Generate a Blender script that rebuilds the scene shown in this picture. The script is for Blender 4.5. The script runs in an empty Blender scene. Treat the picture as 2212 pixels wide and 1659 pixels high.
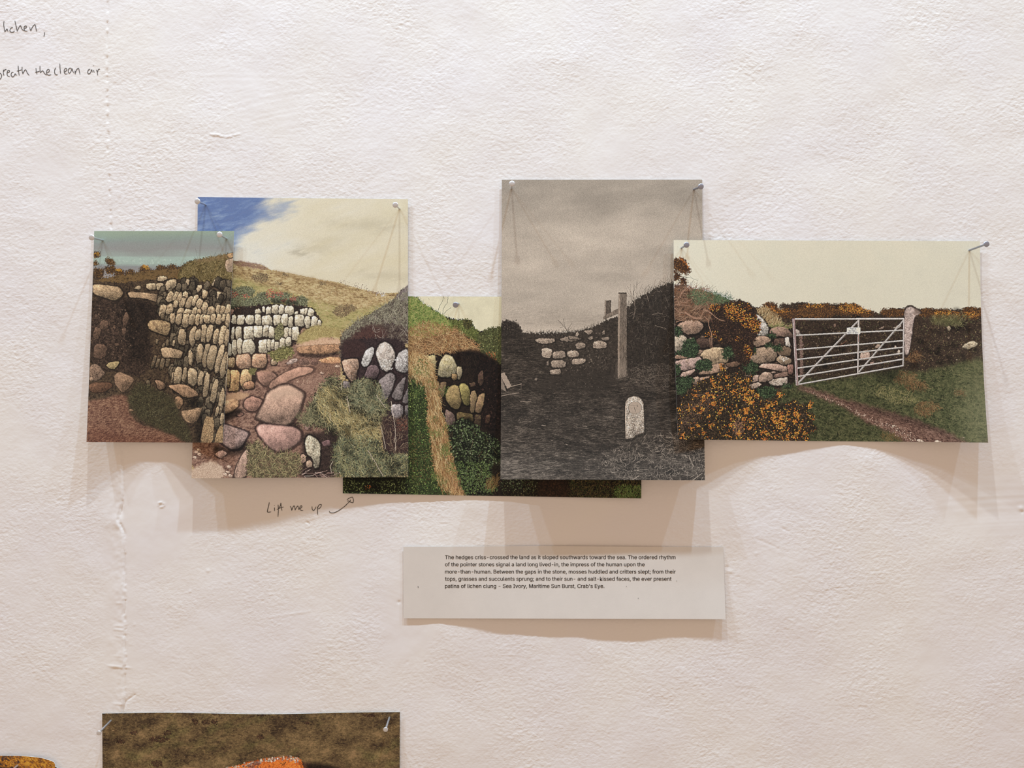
import bpy, bmesh, math
import numpy as np
from mathutils import Vector, Matrix

# ---------------------------------------------------------------------------
# camera, light, exposure
# ---------------------------------------------------------------------------
S = 3290.0            # layout units per metre on the wall plane (frame 2212 x 1659)
CX, CY = 1106.0, 829.5
D = 0.51              # camera distance from the wall
scene = bpy.context.scene
COL = scene.collection

cam_d = bpy.data.cameras.new('camera')
cam_d.sensor_width = 36.0
cam_d.lens = 36.0 * D / (2212.0 / S)
cam_d.clip_start = 0.01
cam = bpy.data.objects.new('camera', cam_d)
cam.location = (0, -D, 0)
cam.rotation_euler = (math.radians(90), 0, 0)
COL.objects.link(cam)
scene.camera = cam

world = bpy.data.worlds.new('room_light')
world.use_nodes = True
scene.world = world
bg = world.node_tree.nodes['Background']
bg.inputs['Color'].default_value = (0.581, 0.438, 0.330, 1)   # soft warm light of the room
bg.inputs['Strength'].default_value = 1.0

vs = scene.view_settings
vs.view_transform = 'Standard'
vs.look = 'None'
vs.gamma = 1.0
vs.exposure = 0.0
vs.use_curve_mapping = False

# track spots on the ceiling above the wall: layout x, power, tint
LIGHTS = ((-2300, 37, (.56, .80, 1.0)), (-1400, 47, (.60, .80, 1.0)), (800, 59, (.70, .80, .86)), (2150, 60, (.53, .77, 1.0)), (4200, 42, (.57, .80, 1.0)))
for lx, pw, tint in LIGHTS:
    ld = bpy.data.lights.new('track_spot', 'SPOT')
    ld.energy = pw
    ld.color = tint
    ld.shadow_soft_size = 0.014
    ld.spot_size = math.radians(80)
    ld.spot_blend = 1.0
    lo = bpy.data.objects.new('track_spot', ld)
    p = Vector(((lx - CX) / S, -0.335, 1.44))
    aim = Vector(((lx - CX) / S * .25, 0.0, -0.52))
    lo.location = p
    lo.rotation_euler = (aim - p).to_track_quat('-Z', 'Y').to_euler()
    COL.objects.link(lo)

# ---------------------------------------------------------------------------
# Painter for the printed pictures: every print is drawn stroke by stroke into
# a pixel array with numpy (stones, grass, gorse, sky), nothing is loaded.
# ---------------------------------------------------------------------------
SS = 2                      # canvas pixels per unit of the layout frame
TS = 1024
_rng0 = np.random.default_rng(7)
_white = [np.fft.fft2(_rng0.standard_normal((TS, TS))) for _ in range(1)]
_fy = np.fft.fftfreq(TS)[:, None]
_fx = np.fft.fftfreq(TS)[None, :]
_tiles = {}


def tile(wl, beta=2.0, ax=1.0, ang=0.0, band=0, w=0):
    """tileable noise, wl = feature size in canvas pixels, ax stretches along ang"""
    wl = 2.0 ** (round(math.log2(max(wl, .5)) * 1.5) / 1.5)
    beta = round(beta * 2.5) / 2.5
    key = (round(wl, 2), beta, ax, ang, band, w)
    if key not in _tiles:
        c, s = math.cos(math.radians(ang)), math.sin(math.radians(ang))
        u = (_fx * c + _fy * s) * ax
        v = (-_fx * s + _fy * c)
        f = np.sqrt(u * u + v * v) * wl
        if band:
            amp = np.exp(-((f - 1.0) / 0.45) ** 2)
        else:
            amp = (1 + f * f) ** (-beta / 2)
        amp[0, 0] = 0
        t = np.real(np.fft.ifft2(_white[w] * amp)).astype(np.float32)
        _tiles[key] = t / t.std()
    return _tiles[key]


ZOOM = {'A': (170, 400, 5.926), 'B': (170, 680, 5.926), 'C': (480, 420, 5.183), 'D': (480, 730, 5.183),
        'E': (730, 630, 3.605), 'F': (1070, 370, 4.706), 'G': (1070, 690, 4.609), 'H': (1440, 500, 6.144),
        'I': (1440, 720, 6.144), 'J': (1790, 500, 6.144), 'K': (1790, 720, 6.144), 'L': (0, 1500, 4.809),
        'M': (440, 1500, 4.809), 'N': (150, 930, 3.687)}


def q(k, pts):
    ox, oy, s = ZOOM[k]
    return [(ox + x / s, oy + y / s) for x, y in pts]


def q1(k, x, y):
    ox, oy, s = ZOOM[k]
    return ox + x / s, oy + y / s


def col(c):
    return np.array(c, np.float32) / 255.0


def chaikin(pts, n=2):
    p = np.array(pts, np.float32)
    for _ in range(n):
        r = np.roll(p, -1, 0)
        p = np.stack([p * .83 + r * .17, p * .17 + r * .83], 1).reshape(-1, 2)
    return p


def blur(m, r):
    r = int(max(1, round(r)))
    for _ in range(2):
        for ax in (0, 1):
            pad = [(0, 0)] * m.ndim
            pad[ax] = (r + 1, r)
            c = np.cumsum(np.pad(m, pad, mode='edge'), axis=ax, dtype=np.float32)
            n = m.shape[ax]
            hi = np.take(c, range(2 * r + 1, 2 * r + 1 + n), axis=ax)
            lo = np.take(c, range(0, n), axis=ax)
            m = (hi - lo) / (2 * r + 1)
    return m


def sstep(a, b, x):
    t = np.clip((x - a) / (b - a), 0, 1)
    return t * t * (3 - 2 * t)


class Cv:
    def __init__(s, x0, y0, x1, y1, seed=1):
        s.x0, s.y0 = float(x0), float(y0)
        s.W, s.H = int(round((x1 - x0) * SS)), int(round((y1 - y0) * SS))
        s.im = np.zeros((s.H, s.W, 3), np.float32)
        s.X = (s.x0 + (np.arange(s.W) + .5) / SS).astype(np.float32)[None, :].repeat(s.H, 0)
        s.Y = (s.y0 + (np.arange(s.H) + .5) / SS).astype(np.float32)[:, None].repeat(s.W, 1)
        s.r = np.random.default_rng(seed)

    def n(s, wl, beta=2.0, ax=1.0, ang=0.0, band=0, sl=None):
        t = tile(wl * SS, beta, ax, ang, band, 0)
        oy, ox = s.r.integers(TS), s.r.integers(TS)
        if sl is None:
            h, w = s.H, s.W
        else:
            h, w = sl[0].stop - sl[0].start, sl[1].stop - sl[1].start
        return t[(np.arange(h) + oy) % TS][:, (np.arange(w) + ox) % TS]

    def bbox(s, p, pad=2):
        xa = int((p[:, 0].min() - s.x0) * SS) - pad
        xb = int((p[:, 0].max() - s.x0) * SS) + pad + 1
        ya = int((p[:, 1].min() - s.y0) * SS) - pad
        yb = int((p[:, 1].max() - s.y0) * SS) + pad + 1
        xa, ya, xb, yb = max(0, xa), max(0, ya), min(s.W, xb), min(s.H, yb)
        if xb <= xa or yb <= ya:
            return None
        return (slice(ya, yb), slice(xa, xb))

    def poly(s, pts, warp=0.0, wl=6.0, smooth=2):
        p = chaikin(pts, smooth) if smooth else np.array(pts, np.float32)
        sl = s.bbox(p, int(2 + warp * SS * 2.5))
        if sl is None:
            return None, None
        X, Y = s.X[sl], s.Y[sl]
        if warp:
            X = X + warp * s.n(wl, 2, sl=sl)
            Y = Y + warp * s.n(wl, 2, sl=sl)
        m = np.zeros(X.shape, bool)
        a, b = p, np.roll(p, -1, 0)
        for (x1, y1), (x2, y2) in zip(a, b):
            if y1 == y2:
                continue
            c = (Y >= min(y1, y2)) & (Y < max(y1, y2))
            m ^= c & (X < (x2 - x1) * (Y - y1) / (y2 - y1) + x1)
        return sl, m

    def full(s, pts, warp=0.0, wl=6.0, smooth=0):
        sl, m = s.poly(pts, warp, wl, smooth)
        o = np.zeros((s.H, s.W), bool)
        if sl is not None:
            o[sl] = m
        return o

    def ramp(s, t, stops):
        """t in 0..1 -> colour between the stops"""
        xs = np.linspace(0, 1, len(stops))
        cs = np.array(stops, np.float32) / 255
        return np.stack([np.interp(t, xs, cs[:, k]) for k in range(3)], -1).astype(np.float32)

    def tex(s, pts, stops, wl=8, beta=1.6, ax=1.0, ang=0.0, warp=1.5, wwl=6, smooth=2, con=.22, soft=0, alpha=1.0, grad=None):
        if pts is None:
            sl, m = (slice(0, s.H), slice(0, s.W)), np.ones((s.H, s.W), bool)
        else:
            sl, m = s.poly(pts, warp, wwl, smooth)
        if sl is None:
            return
        t = .5 + con * s.n(wl, beta, ax, ang, sl=sl)
        if grad is not None:
            t = t + grad(s.X[sl], s.Y[sl])
        c = s.ramp(np.clip(t, 0, 1), stops)
        a = m.astype(np.float32)
        if soft:
            a = blur(a, soft * SS)
        a = (a * alpha)[..., None]
        s.im[sl] = s.im[sl] * (1 - a) + c * a

    def shade(s, pts, f, soft=4, smooth=2):
        p = np.array(pts, np.float32)
        sl = s.bbox(p, int(soft * SS * 3))
        if sl is None:
            return
        m = s.full(pts, smooth=smooth)[sl].astype(np.float32)
        a = blur(m, soft * SS)[..., None]
        s.im[sl] *= 1 - a * (1 - np.array(f, np.float32))

    def stone(s, pts, c, light=(-.35, -.8), dome=.28, mott=.16, wl=5, edge=.55, warp=.5, rim=.10, tint=None, gap=None, smooth=2, seam=.06):
        """a rounded lit stone filling an outline"""
        if gap is not None:
            ctr = np.mean(np.array(pts, np.float32), 0)
            big = [(ctr[0] + (x - ctr[0]) * 1.08 + .5 * np.sign(x - ctr[0]) + .3, ctr[1] + (y - ctr[1]) * 1.08 + .5 * np.sign(y - ctr[1]) + .7) for x, y in pts]
            sl, m = s.poly(big, warp, 5, smooth)
            if sl is not None:
                a = blur(m.astype(np.float32), 1)[..., None] * .9
                s.im[sl] = s.im[sl] * (1 - a) + col(gap) * a
        p = np.array(pts, np.float32)
        sl, m = s.poly(pts, warp, 6, smooth)
        if sl is None or not m.any():
            return
        w, h = np.ptp(p[:, 0]) / 2 + .5, np.ptp(p[:, 1]) / 2 + .5
        cx, cy = (p[:, 0].max() + p[:, 0].min()) / 2, (p[:, 1].max() + p[:, 1].min()) / 2
        nx, ny = (s.X[sl] - cx) / w, (s.Y[sl] - cy) / h
        mf = m.astype(np.float32)
        e = blur(np.pad(mf, 1)[1:-1, 1:-1], max(1, min(w, h) * rim * SS))
        inner = sstep(.5, .92, e)
        mo = s.n(wl, 1.7, sl=sl)
        sh = 1.06 + 1.35 * dome * (nx * light[0] + ny * light[1]) + mott * (.5 * mo - .3 * sstep(.5, 1.6, -mo)) + seam * s.n(1.3, 1.0, sl=sl)
        cr = s.n(max(3., min(w, h) * .8), 2.0, 2.5, 65, sl=sl)
        sh = sh - mott * .9 * np.exp(-(cr / .13) ** 2)
        big = s.n(max(w, h) * .7, 2.2, sl=sl)
        sh = sh + .07 * big
        sh = sh * (1 - edge * (1 - inner))
        cc = col(c)[None, None] * sh[..., None]
        if tint is not None:
            tc, amt = tint
            t = sstep(.2, 1.0, s.n(max(4, w * .5), 1.8, sl=sl))[..., None] * amt
            cc = cc * (1 - t) + col(tc) * sh[..., None] * t
        a = blur(mf, 1)[..., None] * (mf[..., None] * .25 + .75)
        s.im[sl] = s.im[sl] * (1 - a) + cc * a

    def ell(s, k, cx, cy, w, h, tilt=0, sq=2.6):
        x, y = q1(k, cx, cy) if k else (cx, cy)
        z = ZOOM[k][2] if k else 1.0
        t = np.linspace(0, 2 * np.pi, 14, endpoint=False)
        ca, sa = np.cos(t), np.sin(t)
        ex = np.sign(ca) * np.abs(ca) ** (2 / sq) * w / 2 / z
        ey = np.sign(sa) * np.abs(sa) ** (2 / sq) * h / 2 / z
        j = 1.06 + .08 * s.r.standard_normal(14)
        ex, ey = ex * j, ey * j
        a = math.radians(tilt)
        return list(zip(x + ex * math.cos(a) - ey * math.sin(a), y + ex * math.sin(a) + ey * math.cos(a)))

    def pick(s, m, n):
        """n random points (layout units) inside a full mask / polygon"""
        if not isinstance(m, np.ndarray):
            m = s.full(m, 1.5, 6, 1)
        idx = np.flatnonzero(m)
        if len(idx) == 0:
            return np.zeros(0), np.zeros(0)
        i = idx[s.r.integers(len(idx), size=n)]
        return s.x0 + (i % s.W + s.r.random(n)) / SS, s.y0 + (i // s.W + s.r.random(n)) / SS

    def jitcol(s, cols, n, j=.08):
        cs = np.array(cols, np.float32) / 255
        c = cs[s.r.integers(len(cs), size=n)]
        return np.clip(c * (1 + j * s.r.standard_normal((n, 1)).astype(np.float32)), 0, 1)

    def strokes(s, m, n, ln, ang, spread, cols, w=1, curve=.5, alpha=.85, j=.1, ylight=None):
        """n thin blades; ang in degrees (0 = right, -90 = up)"""
        x, y = s.pick(m, n)
        if len(x) == 0:
            return
        L = ln * (.5 + s.r.random(n))
        a = np.radians(ang + spread * s.r.standard_normal(n))
        k = curve * s.r.standard_normal(n)
        M = int(max(4, ln * 1.5 * SS))
        t = np.linspace(0, 1, M)[None, :]
        aa = a[:, None] + k[:, None] * t
        px = x[:, None] + np.cumsum(np.cos(aa), 1) * (L / M)[:, None]
        py = y[:, None] + np.cumsum(np.sin(aa), 1) * (L / M)[:, None]
        c = s.jitcol(cols, n, j)
        s._plot(px, py, c, w, alpha)

    def _plot(s, px, py, c, w, alpha):
        xi = ((px - s.x0) * SS).astype(np.int32)
        yi = ((py - s.y0) * SS).astype(np.int32)
        C = np.broadcast_to(c[:, None, :], xi.shape + (3,))
        offs = {1: [(0, 0)], 2: [(0, 0), (1, 0)], 3: [(0, 0), (1, 0), (0, 1), (1, 1)], 4: [(0, 0), (1, 0), (-1, 0), (0, 1), (0, -1)]}.get(w)
        if offs is None:
            r = w // 2
            offs = [(i, j) for i in range(-r, r + 1) for j in range(-r, r + 1) if i * i + j * j <= r * r + .5]
        for dx, dy in offs:
            X, Y = xi + dx, yi + dy
            ok = (X >= 0) & (X < s.W) & (Y >= 0) & (Y < s.H)
            s.im[Y[ok], X[ok]] = s.im[Y[ok], X[ok]] * (1 - alpha) + C[ok] * alpha

    def line(s, pts, c, w=2, alpha=.9, jit=0.0):
        p = np.array(pts, np.float32)
        out = []
        for a, b in zip(p[:-1], p[1:]):
            k = int(max(2, np.hypot(*(b - a)) * SS * 1.6))
            out.append(a + (b - a) * np.linspace(0, 1, k)[:, None])
        o = np.concatenate(out)
        if jit:
            o = o + jit * blur(s.r.standard_normal(o.shape).astype(np.float32)[None], 2)[0] * 2
        s._plot(o[None, :, 0], o[None, :, 1], col(c)[None], w, alpha)

    def bar(s, a, b, wd, c, hi=1.15, lo=.7):
        """straight bar lit from above"""
        (x1, y1), (x2, y2) = a, b
        d = math.hypot(x2 - x1, y2 - y1)
        nx, ny = -(y2 - y1) / d * wd / 2, (x2 - x1) / d * wd / 2
        sl, m = s.poly([(x1 + nx, y1 + ny), (x2 + nx, y2 + ny), (x2 - nx, y2 - ny), (x1 - nx, y1 - ny)], 0, 6, 0)
        if sl is None:
            return
        t = ((s.X[sl] - x1) * nx + (s.Y[sl] - y1) * ny) / (wd * wd / 4)
        f = np.interp(t * (1 if ny > 0 or (ny == 0 and nx > 0) else -1), [-1, -.2, 1], [hi, 1, lo])
        f = f * (1 + .07 * s.n(4, 1.5, sl=sl))
        s.im[sl] = np.where(m[..., None], col(c) * f[..., None], s.im[sl])

    def dabs(s, m, n, r0, r1, cols, alpha=.9, j=.12, asp=1.0):
        """small leaf / petal / pebble marks"""
        x, y = s.pick(m, n)
        if len(x) == 0:
            return
        c = s.jitcol(cols, n, j)
        R = r0 + (r1 - r0) * s.r.random(n) ** 1.5
        A = s.r.random(n) * np.pi
        for i in range(0, n, 4000):
            sl = slice(i, i + 4000)
            k = int(np.ceil(r1 * SS))
            g = np.arange(-k, k + 1)
            gx, gy = [v.ravel() for v in np.meshgrid(g, g)]
            xi = ((x[sl] - s.x0) * SS).astype(np.int32)[:, None] + gx
            yi = ((y[sl] - s.y0) * SS).astype(np.int32)[:, None] + gy
            ca, sa = np.cos(A[sl])[:, None], np.sin(A[sl])[:, None]
            u, v = gx * ca + gy * sa, (-gx * sa + gy * ca) * asp
            inn = (u * u + v * v) <= (R[sl][:, None] * SS) ** 2 + .3
            ok = inn & (xi >= 0) & (xi < s.W) & (yi >= 0) & (yi < s.H)
            sh = (1 - .22 * v / (R[sl][:, None] * SS + .5))
            C = np.clip(c[sl][:, None, :] * sh[..., None], 0, 1)
            s.im[yi[ok], xi[ok]] = s.im[yi[ok], xi[ok]] * (1 - alpha) + C[ok] * alpha

    def bush(s, m, base, cols, n, r=(.7, 1.8), warp=2.0, stems=None):
        """leafy mass: dark body, then leaves"""
        if not isinstance(m, np.ndarray):
            m = s.full(m, warp, 5, 2)
        a = blur(m.astype(np.float32), 1)[..., None]
        s.im = s.im * (1 - a) + col(base) * (1 + .15 * s.n(5, 1.5))[..., None] * a
        if stems:
            s.strokes(m, n // 6, 7, -90, 50, stems, 1, .8)
        s.dabs(m, n, r[0], r[1], cols, .85, .15, 1.6)
        return m

    def grain(s, g=.02, wl=.6, paper=.012, sharp=.5, sat=.85, tone=(1, 1, 1)):
        s.im = s.im * np.array(tone, np.float32)
        lum = s.im @ np.array([.3, .59, .11], np.float32)
        s.im = lum[..., None] + (s.im - lum[..., None]) * sat
        s.im = np.clip(s.im + sharp * (s.im - blur(s.im, 2)), .02, 1)
        s.im *= (1 + g * s.n(wl, 1.0) + paper * s.n(2.2, 1.6))[..., None]
        s.im = np.clip(s.im, 0, 1)
def paint_herringbone():
    """brown stone hedge with upright stones, dull green sky"""
    c = Cv(184, 494, 510, 960, 11)
    yz = (c.Y - 400) * 5.926
    g = np.interp(yz, [588, 640, 760, 860, 905, 925, 985, 1040, 1120],
                  [0, .12, .34, .5, .56, .68, .74, .88, 1])
    c.im = c.ramp(np.clip(g + .025 * c.n(60, 2.4, 4), 0, 1),
                  [(152, 170, 152), (146, 164, 153), (141, 155, 153), (143, 149, 151), (146, 147, 150), (154, 166, 165),
                   (164, 186, 181), (161, 182, 177), (140, 142, 148), (150, 144, 146)])
    c.dabs(q('A', [(400, 950), (1300, 950), (1250, 985), (420, 985)]), 40, 1, 4, [(172, 187, 181)], .25)
    c.line(q('A', [(1490, 800), (1510, 880), (1525, 945)]), (110, 105, 95), 1, .7)
    A = lambda p: q('A', p)
    B = lambda p: q('B', p)
    # ground mass
    top = [(-100, 1100), (170, 1120), (250, 1150), (330, 1185), (420, 1180), (560, 1150), (700, 1125), (800, 1105), (950, 1085),
           (1100, 1060), (1250, 1060), (1350, 1000), (1430, 970), (1600, 930), (1750, 910), (1900, 880), (2200, 820)]
    body = A(top) + [(540, 1000), (150, 1000)]
    c.tex(body, [(40, 31, 26), (62, 48, 38), (84, 66, 50), (100, 80, 60)], 10, 1.5, smooth=0)
    # scrub along the skyline
    for x, y, r, n in ((228, 890, 42, 90), (214, 1000, 34, 60), (388, 970, 48, 120), (440, 1000, 26, 30), (410, 1085, 62, 150), (520, 1125, 60, 130),
                       (850, 1090, 66, 170), (1060, 1085, 66, 140), (1200, 1085, 72, 160), (660, 1140, 60, 110), (260, 1120, 70, 150), (930, 1130, 60, 90)):
        m = c.full(c.ell('A', x, y, r * 2, r * 1.7), 1.6, 4)
        c.bush(m, (70, 50, 34), [(92, 66, 36), (124, 88, 42), (62, 45, 30), (140, 100, 52), (80, 58, 40)], n, (.5, 1.4))
    for x, y in ((520, 1090), (860, 1045), (880, 1060), (225, 880), (500, 1085), (840, 1040)):
        c.dabs(c.full(c.ell('A', x, y, 70, 30), 1), 26, .5, 1.1, [(200, 148, 48), (180, 122, 40)], .8)
    c.line(A([(285, 1170), (320, 1130), (318, 1095), (350, 1050), (385, 1010)]), (60, 46, 38), 2)
    c.line(A([(262, 1090), (275, 1040), (300, 1015)]), (90, 76, 66), 1)
    c.line(A([(290, 1190), (320, 1165), (345, 1170)]), (150, 125, 105), 3, .7)
    # tawny slope
    c.tex(A([(560, 1150), (950, 1090), (1250, 1065), (1360, 1080), (1290, 1200), (1000, 1200), (700, 1230), (560, 1250), (300, 1230), (180, 1230), (330, 1190)]),
          [(70, 52, 34), (104, 80, 48), (128, 98, 60), (88, 66, 40)], 7, 1.5, 2, 0)
    gr = A([(1300, 1060), (1430, 975), (1600, 935), (1900, 885), (1990, 870), (1985, 1300), (1900, 1310), (1700, 1250), (1550, 1230), (1400, 1190), (1250, 1200)])
    c.tex(gr, [(58, 48, 28), (92, 78, 44), (122, 104, 62), (138, 118, 76)], 6, 1.5)
    c.strokes(gr, 900, 6, -70, 35, [(136, 118, 76), (96, 82, 46), (70, 58, 34), (160, 138, 94)], 1)
    c.tex(A([(1440, 975), (1700, 920), (1985, 872), (1985, 930), (1800, 950), (1600, 985)]), [(120, 96, 62), (152, 124, 88), (170, 140, 104)], 5, 1.4, alpha=.7, soft=2)
    c.stone(A([(1870, 970), (1930, 930), (1990, 930), (1990, 1110), (1900, 1115), (1875, 1060)]), (168, 142, 122), dome=.12)
    c.stone(A([(1900, 880), (1985, 860), (1985, 915), (1930, 945), (1895, 915)]), (166, 130, 92), dome=.1)
    c.line(A([(1905, 920), (1935, 945), (1975, 925)]), (50, 36, 26), 4)
    c.strokes(A([(1300, 1180), (1600, 1150), (1960, 1180), (1960, 1420), (1880, 1400), (1840, 1330), (1500, 1270)]), 260, 6, -80, 40, [(112, 92, 52), (70, 54, 32), (90, 74, 40)], 1)
    # slabs and cave
    c.tex(B([(155, -230), (560, -230), (640, -200), (1040, -130), (1060, 20), (1000, 60), (880, 120), (900, 300), (950, 460), (900, 640), (850, 760), (740, 800), (640, 760), (300, 720), (140, 620)]),
          [(36, 27, 23), (50, 38, 32), (68, 52, 43), (92, 70, 58)], 9, 1.5, warp=2)
    c.shade(B([(560, -200), (980, -150), (1040, 0), (880, 160), (920, 420), (840, 640), (640, 560), (600, 200), (520, 0)]), .72, 7)
    c.dabs(B([(160, 20), (430, -20), (520, 120), (480, 330), (330, 420), (160, 420)]), 60, 1.2, 4.5, [(86, 64, 54), (100, 76, 64), (74, 55, 46), (112, 86, 72)], .55, .12, 1.4)
    c.dabs(B([(160, -60), (700, -100), (740, 300), (560, 560), (180, 560)]), 170, .5, 1.6, [(112, 88, 74), (86, 66, 54), (130, 104, 88)], .55)
    for p in ((600, 70, 70, 190, 8), (580, 210, 60, 90, 10), (455, 160, 40, 60, 0), (270, 470, 180, 190, 10), (490, 380, 60, 40, 0), (320, 130, 120, 130, 10), (230, 240, 90, 160, 10)):
        c.stone(c.ell('B', *p), (96, 73, 60), dome=.2, mott=.22, edge=.6)
    c.stone(A([(175, 1262), (330, 1272), (520, 1298), (558, 1340), (575, 1392), (520, 1462), (440, 1484), (330, 1440), (175, 1395)]), (160, 133, 104), gap=(44, 34, 28), mott=.2)
    c.line(A([(185, 1350), (300, 1375), (450, 1375)]), (190, 165, 136), 3, .6)
    c.stone(A([(618, 1372), (660, 1358), (850, 1373), (1060, 1398), (1115, 1440), (1080, 1532), (960, 1490), (850, 1457), (720, 1440), (650, 1445)]), (150, 123, 97), gap=(36, 27, 23), mott=.2)
    st = (172, 149, 121)
    dk = (34, 25, 20)
    for p in ([(1005, 1190), (1030, 1162), (1120, 1165), (1140, 1200), (1080, 1232), (1010, 1228)], [(700, 1330), (760, 1280), (800, 1290), (790, 1340)],
              [(855, 1275), (900, 1252), (1000, 1258), (995, 1340), (900, 1345), (868, 1320)], [(985, 1260), (1060, 1245), (1092, 1260), (1080, 1345), (1000, 1350)],
              [(1088, 1290), (1140, 1212), (1230, 1198), (1258, 1215), (1250, 1300), (1170, 1347), (1095, 1340)],
              [(1250, 1335), (1295, 1240), (1390, 1194), (1452, 1212), (1405, 1290), (1320, 1340), (1270, 1362)],
              [(1372, 1345), (1430, 1290), (1500, 1278), (1585, 1275), (1570, 1340), (1500, 1392), (1430, 1402), (1380, 1385)],
              [(1688, 1296), (1740, 1200), (1800, 1186), (1862, 1212), (1850, 1242), (1770, 1290)],
              [(1575, 1330), (1640, 1305), (1660, 1360), (1620, 1440), (1570, 1430)],
              [(1698, 1470), (1728, 1372), (1800, 1358), (1862, 1385), (1860, 1450), (1790, 1522), (1712, 1512)],
              [(1636, 1495), (1660, 1400), (1720, 1335), (1752, 1345), (1740, 1390), (1690, 1492)]):
        c.stone(A(p), st, gap=dk, mott=.2, dome=.34)
    bk = c.full(B([(1010, -270), (1330, -420), (1960, -430), (2000, 300), (1960, 1000), (1900, 1700), (1560, 1700), (1600, 1300), (1520, 1100), (1100, 880), (1180, 560), (1200, 300), (1050, 100)]))
    px, py = c.pick(bk, 210)
    for x, y in sorted(zip(px, py), key=lambda t: t[1]):
        k = .36 + .25 * c.r.random()
        c.stone(c.ell(None, x, y, 9 + 5 * c.r.random(), 20 + 8 * c.r.random(), 10 + 8 * c.r.standard_normal(), sq=3), np.array(st) * k, gap=dk, dome=.3, mott=.26)
    rows = [('A', (1170, 1432, 84, 150, 24)), ('A', (1238, 1425, 56, 140, 24)), ('A', (1285, 1455, 66, 170, 22)), ('A', (1365, 1418, 72, 118, 0)),
            ('A', (1420, 1500, 82, 160, 26)), ('A', (1330, 1505, 62, 150, 22)), ('A', (1492, 1480, 76, 150, 20)), ('A', (1548, 1515, 80, 130, 10)),
            ('A', (1612, 1400, 70, 110, 12)), ('A', (1075, 1605, 92, 160, 14)), ('A', (1168, 1585, 92, 140, 8)), ('A', (1240, 1520, 60, 90, 10)), ('A', (1300, 1632, 84, 130, 18)),
            ('A', (1395, 1640, 106, 110, 12)), ('A', (1480, 1622, 60, 130, 14)), ('A', (1605, 1590, 86, 190, 14)), ('A', (1690, 1622, 92, 150, 12)),
            ('A', (1790, 1590, 70, 120, 10)), ('A', (1838, 1615, 74, 140, 14)), ('A', (1905, 1600, 76, 150, 18)), ('A', (1540, 1640, 60, 110, 12)),
            ('B', (1075, 22, 54, 80, 5)), ('B', (1200, 42, 66, 130, 4)), ('B', (1282, 62, 84, 150, 9)), ('B', (1375, 75, 104, 180, 6)), ('B', (1450, 62, 86, 140, 6)),
            ('B', (1520, 62, 58, 150, 8)), ('B', (1575, 52, 54, 130, 12)), ('B', (1642, 55, 92, 120, 4)), ('B', (1722, 50, 74, 124, 5)),
            ('B', (1795, 60, 78, 130, 9)), ('B', (1858, 40, 56, 100, 12)), ('B', (1908, 80, 58, 170, 6)),
            ('B', (1325, 282, 104, 210, 4)), ('B', (1462, 272, 92, 224, 8)), ('B', (1525, 258, 74, 150, 14)), ('B', (1605, 242, 78, 232, 2)),
            ('B', (1672, 242, 76, 212, 12)), ('B', (1757, 285, 72, 200, 10)), ('B', (1838, 270, 84, 250, 12)), ('B', (1898, 290, 60, 220, 8)),
            ('B', (1135, 362, 46, 96, 4)), ('B', (1085, 395, 40, 70, 4)), ('B', (1002, 345, 32, 66, 8)), ('B', (1215, 365, 36, 80, 12)),
            ('B', (1430, 550, 56, 190, -4)), ('B', (1550, 500, 84, 250, 4)), ('B', (1630, 515, 78, 290, 9)), ('B', (1705, 540, 106, 310, 12)),
            ('B', (1805, 560, 78, 370, 14)), ('B', (1862, 650, 90, 320, 11)), ('B', (1930, 520, 60, 330, 9)),
            ('B', (1070, 620, 60, 150, 12)), ('B', (1140, 610, 60, 110, 18)), ('B', (960, 600, 50, 180, 16)), ('B', (1010, 620, 40, 120, 20)),
            ('B', (1205, 800, 40, 140, 10)), ('B', (1268, 785, 98, 220, 8)), ('B', (1355, 762, 60, 190, 8)), ('B', (1455, 795, 120, 200, -4)),
            ('B', (1560, 822, 72, 190, 8)), ('B', (1632, 900, 72, 310, 8)), ('B', (1735, 975, 78, 290, 12)), ('B', (1825, 1110, 66, 330, 9)),
            ('B', (1888, 860, 26, 220, 6)), ('B', (890, 880, 50, 90, 0)), ('B', (1770, 1240, 46, 130, 14)), ('B', (1838, 1330, 50, 160, 6))]
    for k, p in rows:
        deep = (p[1] if k == 'B' else p[1] - 1659)
        cc = np.array(st) * (1.0 - .00014 * max(0, deep)) * (.9 + .2 * c.r.random())
        if p[0] < 1200 and k == 'B':
            cc = cc * .62
        c.stone(c.ell(k, *p, sq=2.8), cc, gap=dk, dome=.34, mott=.2, tint=((130, 98, 66), .5), edge=.45)
    c.stone(B([(875, 130), (912, 66), (1050, 60), (1182, 100), (1172, 200), (1132, 278), (1020, 238), (900, 192)]), (160, 133, 100), gap=dk, tint=((104, 80, 60), .6), mott=.22)
    c.stone(B([(1040, 432), (1110, 410), (1342, 460), (1312, 572), (1180, 546), (1085, 556), (1060, 500)]), (160, 133, 106), gap=dk, mott=.22)
    c.stone(B([(1130, 905), (1290, 880), (1400, 900), (1532, 1000), (1530, 1045), (1372, 1072), (1260, 1000)]), (152, 118, 92), gap=dk, mott=.2)
    c.stone(B([(965, 822), (1060, 840), (1122, 900), (1090, 960), (1010, 960), (1000, 900)]), (126, 98, 78), gap=dk, mott=.26)
    c.stone(B([(1228, 1052), (1300, 1040), (1352, 1120), (1275, 1232), (1220, 1160)]), (128, 98, 74), gap=dk, mott=.24)
    c.stone(B([(1300, 1222), (1400, 1218), (1560, 1174), (1592, 1202), (1510, 1400), (1400, 1392), (1330, 1330)]), (148, 118, 92), mott=.26)
    c.stone(B([(340, 642), (400, 602), (542, 590), (462, 702), (390, 692)]), (158, 137, 98), gap=dk)
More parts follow.
